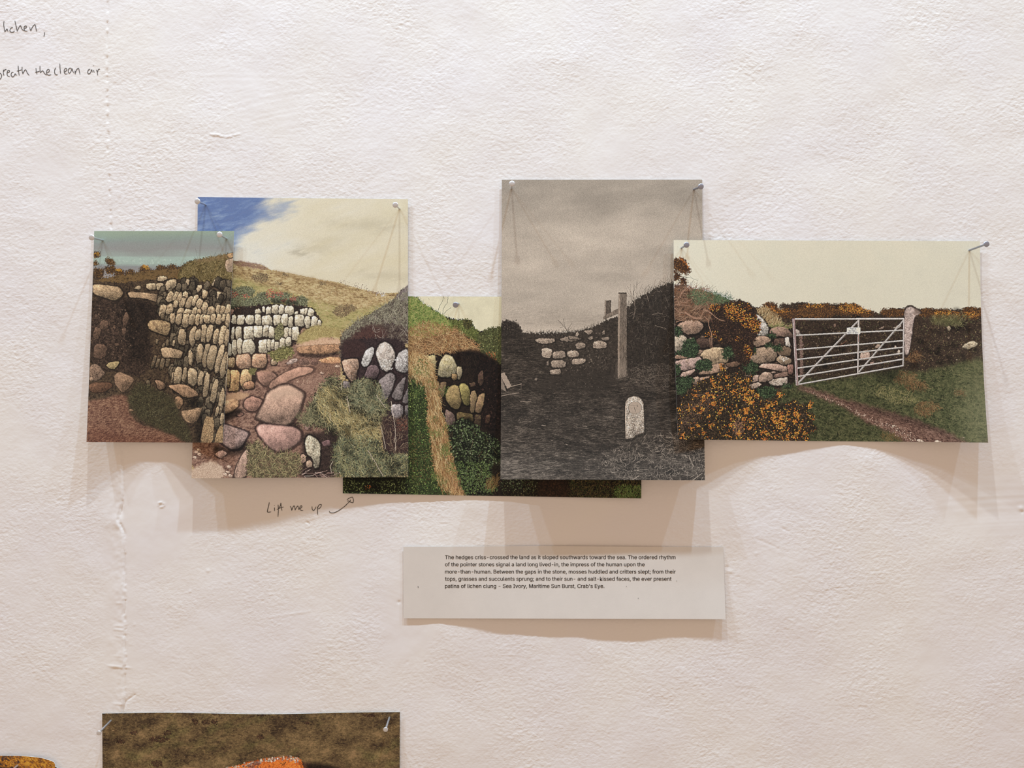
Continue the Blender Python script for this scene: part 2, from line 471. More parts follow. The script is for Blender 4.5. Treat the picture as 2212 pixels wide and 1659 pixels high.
    c.stone(B([(448, 765), (520, 722), (640, 770), (732, 822), (650, 940), (565, 1012), (505, 960), (450, 870)]), (128, 100, 80), mott=.18)
    c.stone(B([(135, 640), (230, 618), (300, 680), (347, 760), (260, 842), (190, 852), (130, 840)]), (118, 94, 79), mott=.28)
    c.stone(B([(130, 800), (180, 790), (200, 830), (150, 858)]), (150, 122, 102))
    c.stone(B([(132, 880), (260, 858), (420, 862), (442, 920), (340, 992), (200, 1012), (125, 960)]), (94, 66, 50), mott=.22)
    path = B([(-60, 1110), (300, 1080), (500, 1010), (640, 1050), (660, 1300), (820, 1420), (1000, 1455), (1300, 1590), (1520, 1800), (-60, 1800)])
    c.tex(path, [(84, 52, 43), (112, 74, 60), (136, 96, 76), (160, 120, 96)], 6, 1.4, 2, -20, soft=2)
    c.dabs(path, 500, .4, 1.1, [(164, 124, 102), (88, 56, 46), (140, 102, 82)], .6, asp=1.8)
    c.shade(B([(90, 1400), (600, 1560), (1500, 1600), (1500, 1700), (90, 1700)]), (.92, .84, .82), 10)
    moss = B([(640, 1010), (760, 860), (900, 900), (1020, 980), (1200, 1040), (1320, 1350), (1420, 1450), (1460, 1660), (1150, 1500), (900, 1410), (770, 1320), (640, 1160)])
    c.tex(moss, [(38, 33, 24), (56, 50, 35), (72, 64, 44), (86, 76, 50)], 6, 1.5, soft=2, warp=3)
    c.strokes(moss, 700, 5, -80, 60, [(84, 80, 54), (58, 54, 36), (104, 98, 68), (46, 40, 28)], 1, .8)
    c.dabs(B([(930, 1180), (1100, 1180), (1100, 1340), (960, 1340)]), 60, .6, 2, [(112, 104, 80), (92, 86, 62)], .6, asp=2)
    c.stone(B([(620, 1230), (660, 1195), (710, 1220), (680, 1245)]), (150, 116, 90))
    c.shade(B([(1380, 1080), (1580, 1080), (1560, 1180), (1400, 1190)]), .45, 3)
    c.shade(B([(1500, 1280), (1640, 1180), (1600, 1640), (1480, 1640)]), .55, 4)
    c.stone(B([(1612, 1290), (1742, 1305), (1722, 1660), (1548, 1660)]), (150, 122, 90), dome=.1, mott=.3, wl=3, smooth=1, tint=((110, 80, 56), .5))
    c.stone(B([(1745, 1560), (1800, 1420), (1850, 1400), (1850, 1660), (1730, 1660)]), (146, 118, 86), dome=.1, mott=.3, wl=3)
    c.strokes(B([(1050, 450), (1900, 400), (1880, 1000), (1500, 1250), (1050, 900)]), 220, 4, -80, 40, [(70, 56, 36), (100, 84, 56)], 1)
    c.grain(.03, tone=(1.0, .99, .955))
    return c
def paint_stile():
    """stone stile and steps under a blue and cream sky"""
    c = Cv(410, 422, 886, 1037, 22)
    C = lambda p: q('C', p)
    D = lambda p: q('D', p)
    N = lambda p: q('N', p)
    X, Y = (c.X - 480) * 5.183, (c.Y - 420) * 5.183
    st = c.n(60, 2.6, 3.2, -18)
    st2 = c.n(16, 2.0, 3.5, -14)
    d = (X + 120) / 820 + np.maximum(0, Y - 180) / 640 + .16 * st + .05 * st2 - .18 * np.exp(-((Y - 250) / 190) ** 2) * (1 - sstep(300, 700, X))
    b = 1 - sstep(.42, 1.18, d)
    b = b * (1 - .5 * np.exp(-(((X - 640) / 190) ** 2 + ((Y - 155) / 48) ** 2)))
    b = np.clip(b, 0, 1)
    warm = sstep(0, 1200, X)
    cream = c.ramp(np.clip(warm * .7 + .08 * st, 0, 1), [(222, 218, 206), (222, 212, 188), (216, 203, 170)])
    blue = c.ramp(np.clip(.5 + .16 * st2 + .1 * st + (400 - Y) / 2200, 0, 1), [(150, 166, 194), (120, 142, 186), (98, 121, 174), (102, 122, 172)])
    c.im = cream * (1 - b[..., None]) + blue * b[..., None]
    for x, y, rx, ry, a in ((905, 665, 110, 40, .12), (1050, 600, 220, 60, .05), (1500, 330, 300, 80, .05), (1750, 340, 260, 70, .04), (1820, 910, 240, 60, .06), (1250, 500, 260, 60, .035)):
        f = a * np.exp(-(((X + 60 * st2 - x) / rx) ** 2 + ((Y + 12 * st2 - y) / ry) ** 2))
        c.im *= 1 - f[..., None] * np.array([1, 1.05, 1.15], np.float32)
    # moor
    hill = C([(-400, 700), (125, 738), (200, 752), (350, 770), (430, 785), (540, 840), (700, 872), (900, 910), (1100, 955), (1300, 985), (1450, 1030), (1600, 1070),
              (1800, 1110), (1950, 1100), (2120, 1130), (2120, 3300), (-400, 3300)])
    c.tex(hill, [(124, 96, 62), (168, 138, 92), (194, 168, 118), (208, 188, 140)], 9, 1.5, 2.5, 10, smooth=0, warp=.6)
    c.tex(C([(125, 738), (430, 780), (540, 840), (430, 840), (125, 790)]), [(118, 84, 76), (150, 112, 98)], 4, soft=1, alpha=.75)
    c.tex(C([(540, 840), (1100, 955), (1450, 1030), (1300, 1040), (900, 960), (600, 900)]), [(132, 98, 62), (166, 130, 88)], 5, 1.5, alpha=.5, soft=3)
    grn = C([(110, 900), (330, 980), (620, 1060), (900, 1150), (1300, 1250), (1500, 1300), (1900, 1200), (1900, 1400), (1400, 1500), (1000, 1600), (800, 1500), (100, 1250)])
    c.tex(grn, [(126, 122, 66), (158, 152, 88), (184, 172, 108), (176, 154, 104)], 7, 1.5, 2.5, 12, alpha=.75, soft=4)
    hm = c.full(hill)
    c.strokes(hm & (c.Y < 740), 2600, 4.5, 15, 30, [(206, 186, 138), (150, 122, 78), (184, 158, 108), (128, 98, 64), (168, 160, 96)], 1, .8, .6)
    c.strokes(C([(700, 1000), (1600, 1080), (1900, 1180), (1500, 1300), (1000, 1300)]), 300, 6, 20, 25, [(214, 192, 150), (196, 160, 116)], 1, .8, .6)
    for x, y, w, h in ((430, 930, 170, 90), (1390, 1280, 200, 80), (1330, 1330, 170, 70), (1120, 995, 70, 30), (640, 1000, 60, 25), (700, 900, 90, 20)):
        c.bush(c.full(c.ell('C', x, y, w, h), 2, 5), (134, 110, 78), [(112, 90, 66), (144, 124, 88), (98, 78, 60), (156, 138, 96)], int(w * h / 60), (.6, 1.5))
    rk = C([(1300, 965), (1340, 958), (1480, 990), (1620, 1020), (1640, 1060), (1800, 1075), (1830, 1130), (1720, 1110), (1600, 1090), (1450, 1040), (1330, 1000)])
    c.dabs(rk, 130, .5, 1.4, [(178, 158, 138), (140, 118, 102), (162, 140, 120), (196, 178, 160), (112, 92, 76)], .9, asp=1.5)
    c.dabs(C([(1720, 1105), (1840, 1120), (1835, 1135), (1730, 1125)]), 26, .8, 2, [(206, 196, 188), (188, 176, 168)], .9, asp=2)
    # plants on the hedge
    for x, y, w, h in ((150, 1130, 120, 130), (250, 1090, 220, 110), (170, 1240, 190, 190), (330, 1240, 220, 170), (455, 1150, 120, 120), (500, 1230, 90, 100), (600, 1160, 130, 110), (710, 1150, 130, 120), (790, 1210, 120, 110), (875, 1225, 150, 160)):
        c.bush(c.full(c.ell('C', x, y, w, h), 1.6, 5), (86, 84, 62), [(128, 130, 100), (104, 108, 80), (150, 150, 116), (70, 68, 50), (120, 124, 88)], int(w * h / 36), (.5, 1.2))
    for x, y, w, h in ((540, 1110, 110, 90), (640, 1105, 100, 60), (795, 1170, 90, 70), (140, 1115, 80, 60), (260, 1140, 70, 50), (810, 1280, 60, 60), (690, 1190, 60, 40)):
        c.dabs(c.full(c.ell('C', x, y, w, h), 1.5), int(w * h / 110), .5, 1.2, [(182, 82, 72), (150, 66, 58), (196, 110, 92)], .8)
    c.shade(C([(100, 1240), (230, 1260), (200, 1340), (100, 1330)]), .4, 3)
    c.shade(C([(540, 1170), (860, 1190), (840, 1250), (560, 1230)]), .6, 2)
    # soil below the wall
    soil = C([(60, 1290), (800, 1230), (1000, 1280), (1120, 1420), (1000, 1500), (900, 1640), (1000, 1640), (1320, 1590), (1330, 3300), (-400, 3300), (-400, 1290)])
    c.tex(soil, [(84, 58, 50), (122, 88, 74), (152, 114, 96), (172, 134, 112)], 9, 1.5, 1.6, -15, warp=2)
    wall = C([(70, 1270), (540, 1230), (860, 1240), (1030, 1270), (1120, 1460), (1000, 1480), (880, 1500), (830, 1660), (780, 1700), (500, 1760), (500, 1960), (380, 2080), (330, 2160), (60, 2200)])
    c.tex(wall, [(34, 26, 24), (52, 40, 36), (74, 58, 48)], 6, 1.5)
    cr = (206, 190, 162)
    tn = ((150, 130, 104), .45)
    for p in ((590, 1285, 82, 108, 0), (665, 1290, 62, 102, 0), (750, 1300, 100, 112, 8), (830, 1335, 42, 62, 0), (905, 1320, 64, 84, 0), (940, 1312, 30, 90, 0), (992, 1320, 78, 92, 14), (518, 1302, 58, 92, 6), (465, 1290, 34, 70, 0), (400, 1312, 66, 60, 0),
              (132, 1402, 58, 104, 0), (210, 1402, 86, 112, 0), (310, 1402, 96, 112, 0), (400, 1402, 78, 122, 0), (505, 1412, 120, 126, 0), (615, 1405, 90, 124, 0), (702, 1402, 88, 124, 0), (766, 1425, 60, 122, 4), (865, 1412, 112, 132, 0), (960, 1432, 74, 122, -6), (1036, 1424, 80, 112, 5), (1086, 1440, 40, 74, 10),
              (185, 1552, 72, 142, -8), (300, 1556, 140, 172, 0), (405, 1536, 102, 140, 0), (490, 1532, 66, 132, 4), (552, 1545, 64, 130, 0), (722, 1552, 68, 124, 0), (816, 1560, 90, 152, 0), (118, 1560, 34, 150, 6), (760, 1550, 34, 100, 0)):
        c.stone(c.ell('C', *p, sq=3.4), np.array(cr) * (.93 + .12 * c.r.random()), gap=(46, 35, 31), tint=tn, dome=.34, edge=.6)
    c.bush(c.full(c.ell('C', 640, 1550, 104, 190), 1.4), (104, 98, 66), [(140, 134, 92), (112, 108, 72), (160, 152, 106)], 240, (.5, 1.2))
    for p in ((88, 130, 52, 134, 0), (137, 110, 56, 166, 0), (197, 100, 64, 182, 0), (300, 102, 140, 172, 0), (460, 95, 104, 160, -4), (525, 80, 48, 120, 0), (568, 78, 40, 110, 0), (612, 92, 50, 104, 0), (675, 62, 70, 124, 0), (740, 45, 70, 100, 0)):
        c.stone(c.ell('D', *p, sq=3.4), np.array(cr) * (.92 + .1 * c.r.random()), gap=(46, 35, 31), tint=tn, dome=.34, edge=.6)
    for p, k in (((105, 275, 92, 112, 0), (178, 150, 112)), ((245, 266, 192, 166, 0), (178, 142, 116)), ((415, 262, 164, 158, 0), (176, 138, 110)), ((580, 272, 72, 70, 0), (168, 144, 116)),
                 ((130, 478, 132, 244, 0), (194, 154, 104)), ((266, 462, 122, 214, 0), (182, 148, 106)), ((60, 450, 60, 200, 0), (180, 150, 104)), ((300, 530, 120, 80, 0), (166, 122, 92))):
        c.stone(c.ell('D', *p, sq=3.2), k, gap=(56, 40, 34), tint=((160, 112, 82), .5), dome=.4, mott=.2)
    gg = D([(500, 170), (600, 140), (680, 90), (770, 90), (810, 170), (740, 230), (640, 260), (560, 240)])
    c.bush(gg, (104, 98, 56), [(150, 142, 84), (120, 116, 66), (176, 164, 102), (92, 90, 52)], 420, (.5, 1.2))
    c.bush(c.full(c.ell('D', 340, 375, 80, 70), 1.3), (104, 96, 56), [(140, 132, 84), (112, 104, 62)], 90, (.5, 1.1))
    gr0 = C([(830, 1620), (900, 1530), (1040, 1460), (1140, 1480), (1300, 1500), (1330, 1600), (1150, 1600), (1000, 1659), (850, 1690)])
    c.tex(gr0, [(140, 118, 72), (170, 150, 92), (190, 170, 112)], 5, soft=1)
    c.strokes(gr0, 260, 5, -60, 40, [(196, 178, 116), (140, 128, 72), (160, 140, 84)], 1)
    # steps
    c.tex(D([(800, 90), (960, 40), (1150, -10), (1330, 20), (1330, 120), (1180, 110), (950, 110)]), [(190, 146, 116), (214, 172, 138), (224, 188, 156)], 6, soft=1)
    c.stone(D([(815, 105), (950, 82), (1320, 62), (1332, 152), (1130, 188), (850, 178)]), (166, 124, 92), dome=.15, mott=.24, edge=.35)
    c.shade(D([(850, 172), (1130, 186), (1320, 150), (1320, 190), (1060, 230), (860, 200)]), .5, 2)
    c.stone(D([(1060, 245), (1200, 208), (1330, 215), (1340, 262), (1300, 295), (1130, 285)]), (196, 142, 102), dome=.15, mott=.24)
    c.stone(D([(710, 290), (760, 240), (840, 222), (850, 262), (740, 305)]), (178, 152, 140))
    c.stone(D([(845, 235), (970, 245), (970, 300), (870, 300)]), (124, 94, 82))
    c.stone(D([(985, 245), (1060, 235), (1070, 300), (1000, 300)]), (122, 90, 78))
    c.tex(D([(1040, 300), (1330, 280), (1330, 400), (1200, 420), (1050, 380)]), [(96, 66, 54), (134, 98, 80), (170, 130, 106)], 4, soft=2)
    c.stone(D([(1250, 325), (1280, 300), (1325, 305), (1310, 335)]), (196, 164, 142))
    c.stone(D([(1088, 395), (1110, 376), (1150, 392), (1120, 416)]), (190, 158, 138))
    c.stone(D([(368, 384), (440, 362), (560, 366), (628, 430), (556, 520), (480, 552), (405, 485)]), (142, 106, 90), gap=(80, 56, 48), dome=.3)
    c.tex(D([(370, 380), (600, 330), (720, 320), (620, 370), (480, 385)]), [(196, 150, 122), (170, 126, 102)], 4, soft=1, alpha=.8)
    c.stone(D([(505, 560), (545, 480), (700, 380), (850, 318), (970, 320), (1040, 345), (1010, 392), (820, 450), (700, 512), (560, 585)]), (170, 128, 108), gap=(96, 68, 58), dome=.3, mott=.12)
    c.tex(D([(700, 520), (1000, 440), (1200, 420), (1180, 520), (1000, 620), (900, 590), (760, 520)]), [(128, 92, 78), (158, 120, 102), (186, 148, 126)], 4, 1.4, 2, -20, soft=3, alpha=.8)
    c.dabs(D([(740, 500), (1000, 450), (1100, 460), (900, 540)]), 90, .6, 1.7, [(198, 162, 138), (150, 110, 92), (112, 78, 66)], .8, asp=1.8)
    c.stone(D([(372, 885), (470, 700), (498, 615), (640, 530), (750, 518), (925, 618), (905, 700), (862, 850), (762, 975), (640, 992), (540, 968), (400, 912)]), (178, 142, 122), gap=(70, 50, 44), dome=.3, mott=.14, edge=.45)
    c.tex(D([(500, 640), (650, 560), (750, 540), (900, 630), (860, 660), (700, 660), (560, 700)]), [(190, 156, 134), (208, 174, 148)], 5, soft=5, alpha=.7)
    c.shade(D([(390, 880), (560, 850), (760, 870), (850, 840), (770, 970), (640, 985), (540, 960)]), .84, 6)
    c.stone(D([(368, 1000), (450, 952), (640, 978), (800, 985), (892, 1050), (885, 1150), (790, 1232), (650, 1288), (545, 1252), (470, 1172), (408, 1090)]), (172, 132, 120), gap=(66, 46, 42), dome=.32, mott=.12, edge=.45)
    c.shade(D([(360, 920), (640, 995), (860, 930), (900, 1040), (800, 990), (640, 990), (440, 960)]), .6, 2)
    c.stone(D([(10, 700), (120, 666), (182, 700), (192, 760), (100, 842), (10, 862)]), (184, 142, 106), gap=(80, 56, 46), mott=.2)
    c.tex(D([(10, 640), (200, 610), (320, 620), (260, 680), (190, 700), (20, 690)]), [(176, 134, 100), (206, 164, 128)], 4, soft=1)
    c.stone(D([(238, 700), (330, 642), (462, 690), (440, 742), (385, 825), (290, 825), (236, 772)]), (152, 112, 96), gap=(70, 48, 42))
    c.stone(D([(150, 860), (190, 826), (245, 840), (230, 870), (180, 880)]), (164, 118, 100), gap=(60, 42, 38))
    c.shade(D([(20, 840), (200, 780), (240, 830), (160, 880), (60, 930), (10, 930)]), .35, 3)
    c.stone(D([(10, 950), (150, 1000), (305, 1052), (290, 1100), (205, 1245), (100, 1258), (10, 1190), (-60, 1150), (-60, 960)]), (160, 132, 124), gap=(60, 44, 44), mott=.22, dome=.2)
    c.shade(D([(-100, 1190), (100, 1255), (280, 1140), (330, 1200), (250, 1300), (60, 1320), (-100, 1300)]), .45, 4)
    c.stone(D([(118, 1572), (150, 1440), (205, 1325), (270, 1238), (335, 1300), (300, 1420), (262, 1572)]), (176, 142, 124), gap=(60, 44, 40), mott=.2)
    c.tex(N([(965, 320), (1060, 260), (1150, 232), (1245, 312), (1220, 390), (965, 390)]), [(168, 136, 116), (200, 170, 146), (216, 188, 164)], 4, 1.4, soft=1)
    c.stone(N([(1148, 192), (1214, 150), (1264, 182), (1204, 228)]), (176, 140, 124), gap=(60, 42, 40))
    for x, y in ((1010, 170), (1030, 155), (1000, 215), (1035, 190), (1270, 290), (1260, 330), (1280, 360), (1240, 350)):
        c.stone(c.ell('N', x, y, 34, 24, 20), (196, 164, 144))
    # dark bank and right hand wall
    bank = C([(2120, 1010), (2075, 1020), (1995, 1080), (1930, 1165), (1800, 1250), (1650, 1340), (1450, 1445), (1340, 1560), (1310, 1659), (1320, 1860), (1400, 1900), (1600, 1700), (1800, 1640), (2120, 1700)])
    c.tex(bank, [(52, 40, 40), (74, 58, 54), (96, 82, 72), (112, 100, 86)], 7, 1.6, warp=1.5)
    c.tex(C([(2120, 1010), (2075, 1020), (1995, 1080), (1940, 1160), (2000, 1190), (2120, 1190)]), [(112, 98, 100), (136, 122, 122)], 5, soft=1)
    c.tex(C([(1420, 1659), (1480, 1540), (1650, 1460), (1850, 1500), (1820, 1659), (1700, 1760), (1400, 1820)]), [(58, 34, 34), (84, 52, 48), (100, 64, 56)], 5, soft=6, alpha=.8)
    c.strokes(C([(2100, 1060), (1950, 1150), (1800, 1240), (1650, 1340), (1450, 1440), (1330, 1570), (1320, 1659), (1420, 1600), (1600, 1460), (1850, 1450), (2100, 1500)]), 1500, 8, -65, 40,
              [(146, 142, 120), (112, 106, 90), (170, 164, 138), (92, 82, 72), (132, 124, 100)], 1, .7)
    c.strokes(C([(1650, 1340), (2090, 1200), (2090, 1659), (1700, 1659)]), 60, 16, 70, 30, [(196, 184, 168), (168, 152, 140)], 1, .8, .7)
    rw = D([(1340, 60), (1500, 0), (2120, 0), (2120, 1330), (1800, 1330), (1780, 900), (1760, 500), (1340, 470)])
    c.tex(rw, [(36, 26, 28), (56, 42, 44), (72, 56, 56)], 6, 1.5, warp=2)
    c.tex(D([(1330, 40), (1560, 20), (1620, 110), (1560, 220), (1350, 230)]), [(50, 34, 34), (78, 54, 52)], 5, soft=3)
    for p, k, tt in (([(1548, 272), (1608, 130), (1680, 92), (1708, 120), (1692, 200), (1642, 312), (1582, 332)], (184, 178, 174), ((214, 210, 204), .6)),
                     ([(1712, 160), (1758, 60), (1830, 38), (1900, 80), (1948, 190), (1902, 330), (1842, 392), (1772, 330), (1738, 260)], (176, 162, 152), ((212, 202, 192), .6)),
                     ([(1928, 292), (1968, 160), (2080, 105), (2110, 330), (2052, 402), (1940, 362)], (154, 146, 144), ((218, 212, 206), .8)),
                     ([(1328, 262), (1380, 234), (1525, 222), (1537, 320), (1510, 390), (1506, 482), (1432, 488), (1372, 400)], (168, 138, 118), ((150, 110, 84), .5)),
                     ([(1576, 445), (1640, 296), (1740, 306), (1768, 380), (1722, 465)], (108, 88, 90), ((84, 66, 68), .5)),
                     ([(1732, 485), (1880, 372), (1952, 430), (1892, 620), (1832, 702), (1768, 692), (1792, 560)], (128, 117, 116), ((98, 88, 88), .5)),
                     ([(1888, 645), (1960, 520), (2062, 405), (2036, 560), (2012, 692), (1940, 705)], (126, 115, 114), ((96, 86, 85), .5)),
                     ([(2008, 715), (2060, 580), (2110, 520), (2110, 720), (2052, 738)], (112, 102, 102), None),
                     ([(1886, 742), (2022, 736), (2035, 862), (1952, 925), (1888, 852)], (130, 120, 121), ((168, 158, 154), .4)),
                     ([(2040, 760), (2110, 740), (2110, 860), (2050, 870)], (96, 88, 88), None),
                     ([(1350, 480), (1440, 490), (1450, 570), (1370, 600), (1345, 560)], (108, 98, 96), None)):
        c.stone(D(p), k, gap=(34, 25, 27), tint=tt, mott=.22, dome=.32, light=(-.5, -.7))
    c.dabs(c.full(c.ell('D', 1835, 302, 120, 120), 2), 130, .7, 2.2, [(214, 208, 200), (196, 188, 178)], .7)
    c.dabs(D([(1940, 240), (2030, 150), (2080, 120), (2050, 330), (1980, 330)]), 60, .7, 2, [(220, 216, 212), (196, 190, 188)], .7)
    # grasses
    dk = D([(880, 1060), (1330, 1060), (1330, 1580), (850, 1580), (900, 1300)])
    c.tex(dk, [(34, 24, 24), (56, 42, 38), (80, 62, 54)], 5, soft=4)
    c.stone(D([(918, 1160), (960, 1075), (1062, 1125), (1108, 1205), (1092, 1452), (1022, 1466), (1010, 1350), (940, 1300)]), (182, 170, 146), gap=(30, 22, 22), tint=((150, 130, 108), .5), mott=.26)
    c.stone(c.ell('D', 905, 1350, 66, 96), (154, 124, 106), gap=(40, 30, 28))
    c.stone(c.ell('D', 972, 1410, 72, 84), (166, 138, 116), gap=(40, 30, 28))
    c.stone(D([(920, 985), (960, 950), (1000, 980), (960, 1040), (925, 1020)]), (150, 116, 106))
    c.stone(D([(1110, 1160), (1190, 1130), (1230, 1200), (1130, 1220)]), (112, 84, 84))
    G = D([(1170, 430), (1300, 410), (1370, 600), (1440, 490), (1650, 455), (1760, 520), (1780, 690), (1890, 780), (1810, 900), (1760, 1000), (1790, 1300), (2120, 1290), (2120, 1580),
           (1240, 1580), (1230, 1250), (1330, 1110), (1100, 1010), (860, 960), (940, 800), (1000, 690), (1080, 560)])
    c.tex(G, [(36, 32, 25), (62, 58, 42), (94, 90, 64), (132, 122, 84)], 10, 1.8, warp=4, con=.3)
    cols = [(140, 134, 96), (104, 108, 80), (170, 156, 110), (80, 86, 64), (120, 120, 86), (188, 174, 128), (58, 54, 40)]
    c.strokes(G, 1700, 9, 60, 55, cols, 1, .9, .7)
    c.strokes(D([(1440, 490), (1650, 455), (1770, 560), (1880, 780), (1700, 850), (1420, 760)]), 900, 6, -100, 70, [(112, 120, 92), (138, 142, 108), (84, 90, 70), (160, 156, 118)], 1, 1)
    c.strokes(D([(1050, 560), (1250, 500), (1380, 760), (1600, 860), (1780, 1080), (1500, 1150), (1300, 1000), (1050, 800)]), 1000, 13, 50, 28, [(196, 172, 112), (172, 146, 88), (208, 188, 130), (140, 120, 72)], 1, .6)
    c.strokes(D([(1250, 1150), (1700, 1080), (1790, 1300), (2100, 1300), (2100, 1560), (1260, 1560)]), 1500, 8, -100, 60, [(122, 132, 102), (92, 104, 84), (150, 152, 112), (66, 76, 60), (168, 164, 108)], 1, .9)
    px, py = c.pick(G, 46)
    for x, y in zip(px, py):
        c.shade(c.ell(None, x, y, 16 + 26 * c.r.random(), 6 + 8 * c.r.random(), 50 + 30 * c.r.standard_normal()), .62 + .2 * c.r.random(), 4)
    c.strokes(G, 800, 9, -95, 45, [(196, 182, 136), (60, 52, 38), (120, 124, 92), (150, 142, 100)], 1, .8, .85)
    dr = D([(1790, 860), (1900, 900), (2110, 900), (2110, 1290), (1860, 1290), (1790, 1100)])
    c.tex(dr, [(38, 26, 28), (62, 44, 42), (90, 66, 58)], 5, soft=3, alpha=.85)
    c.strokes(dr, 220, 9, -70, 45, [(150, 128, 104), (112, 88, 74), (90, 64, 54)], 1)
    c.dabs(D([(1950, 900), (2100, 900), (2100, 1040), (1960, 1040)]), 120, .5, 1.4, [(112, 66, 54), (136, 84, 64), (78, 46, 40)], .8)
    for p in ([(1890, 710), (1905, 820), (1930, 960), (1940, 1090), (1920, 1170)], [(1775, 985), (1800, 1100), (1830, 1240)], [(1945, 1120), (1935, 1260)], [(1725, 640), (1780, 720), (1830, 780)],
              [(1395, 650), (1410, 740), (1430, 830)], [(1630, 1260), (1700, 1370), (1760, 1480), (1800, 1545)], [(1205, 850), (1210, 925)], [(1240, 1380), (1210, 1430), (1220, 1520)], [(1335, 500), (1335, 580)]):
        c.line(D(p), (206, 186, 166), 2, .8, .4)
    c.strokes(D([(870, 1500), (1250, 1500), (1250, 1560), (870, 1560)]), 26, 16, 0, 25, [(190, 160, 148), (150, 118, 108)], 2)
    bg = D([(285, 1200), (400, 1150), (470, 1230), (560, 1290), (800, 1275), (900, 1340), (860, 1500), (810, 1580), (270, 1580)])
    c.tex(bg, [(58, 48, 36), (88, 76, 54), (120, 98, 74)], 6, warp=3)
    c.strokes(bg, 900, 9, -90, 60, [(160, 148, 100), (118, 114, 78), (88, 84, 58), (182, 166, 116), (140, 108, 84)], 1, 1)
    c.strokes(D([(830, 860), (1000, 800), (1050, 960), (900, 1000), (850, 950)]), 240, 7, -90, 60, [(112, 108, 78), (84, 80, 58), (140, 132, 94)], 1)
    c.grain(.03)
    return c
def paint_hedge():
    """green hedge bank with dry grass, stones and ivy"""
    c = Cv(736, 636, 1392, 1082, 33)
    E = lambda p: q('E', p)
    c.im[:] = col((224, 216, 184))
    c.im *= (1 + .012 * c.n(40, 2.4))[..., None]
    for p, w in (([(772, 165), (790, 115), (815, 70), (822, 35)], 2), ([(812, 192), (820, 130), (850, 88), (858, 35)], 2), ([(818, 178), (850, 145), (882, 124)], 2), ([(836, 62), (822, 42)], 1), ([(612, 55), (622, 36)], 1), ([(700, 45), (712, 60)], 1)):
        c.line(E(p), (78, 62, 46), w, .9, .3)
    land = E([(-200, 20), (540, 20), (605, 38), (660, 92), (740, 140), (830, 192), (900, 212), (960, 216), (1035, 220), (1062, 285), (1110, 308), (1180, 285), (1280, 268), (2500, 200), (2500, 1800), (-200, 1800)])
    c.tex(land, [(24, 18, 15), (38, 29, 24), (52, 40, 32)], 8, 1.5, smooth=0, warp=1.5)
    # grass on top
    g1 = E([(300, 20), (600, 30), (670, 95), (750, 145), (840, 200), (900, 240), (900, 300), (780, 330), (640, 380), (540, 420), (300, 400)])
    c.tex(g1, [(66, 84, 36), (100, 120, 54), (136, 150, 76), (160, 160, 92)], 7, 1.5, warp=2)
    c.strokes(g1, 1500, 7, -70, 40, [(126, 146, 66), (92, 116, 48), (160, 168, 90), (70, 92, 38), (176, 160, 96)], 1, .8)
    g2 = E([(860, 215), (1035, 222), (1062, 290), (1110, 320), (1090, 400), (1000, 350), (900, 290)])
    c.bush(g2, (84, 92, 44), [(112, 120, 60), (90, 100, 48), (140, 142, 76), (70, 78, 38)], 700, (.5, 1.3))
    c.bush(c.full(c.ell('E', 1010, 255, 70, 70), 1.5), (62, 60, 34), [(82, 84, 44), (60, 58, 32), (110, 100, 54)], 120, (.6, 1.3))
    g3 = E([(1090, 330), (1160, 292), (1280, 268), (1700, 240), (1700, 560), (1280, 575), (1200, 540), (1120, 500), (1085, 420)])
    c.bush(g3, (74, 76, 42), [(104, 112, 66), (84, 92, 52), (132, 134, 84), (60, 62, 36), (112, 108, 62)], 2200, (.5, 1.4))
    c.dabs(E([(1150, 470), (1230, 470), (1240, 540), (1150, 540)]), 60, .6, 1.6, [(176, 104, 62), (150, 84, 48)], .8)
    # tawny thatch
    th = E([(548, 300), (640, 230), (780, 250), (900, 280), (1010, 360), (1085, 420), (1095, 520), (1040, 470), (930, 460), (830, 470), (700, 490), (560, 500), (440, 500), (440, 320)])
    c.tex(th, [(98, 66, 38), (140, 100, 62), (176, 134, 86)], 6, 1.5, warp=3, alpha=.85)
    c.strokes(th, 1300, 11, 10, 45, [(196, 154, 102), (160, 118, 74), (212, 176, 124), (120, 84, 50), (184, 130, 84)], 1, 1.3)
    c.strokes(E([(548, 240), (700, 200), (900, 260), (900, 330), (560, 360)]), 260, 6, -70, 50, [(140, 150, 74), (112, 126, 58)], 1)
    # hollow
    c.tex(E([(900, 470), (1080, 450), (1280, 560), (1280, 1120), (1150, 1080), (1100, 1000), (1020, 720), (960, 600)]), [(16, 12, 11), (28, 20, 18), (46, 32, 27)], 7, soft=3)
    c.strokes(E([(960, 470), (1080, 470), (1085, 620), (1060, 700), (980, 690)]), 260, 12, 100, 22, [(36, 27, 22), (24, 18, 16), (52, 40, 32)], 1, .4)
    c.dabs(E([(1100, 560), (1270, 600), (1270, 1100), (1120, 1050)]), 120, .6, 2.4, [(52, 36, 30), (74, 50, 42), (36, 26, 22)], .7)
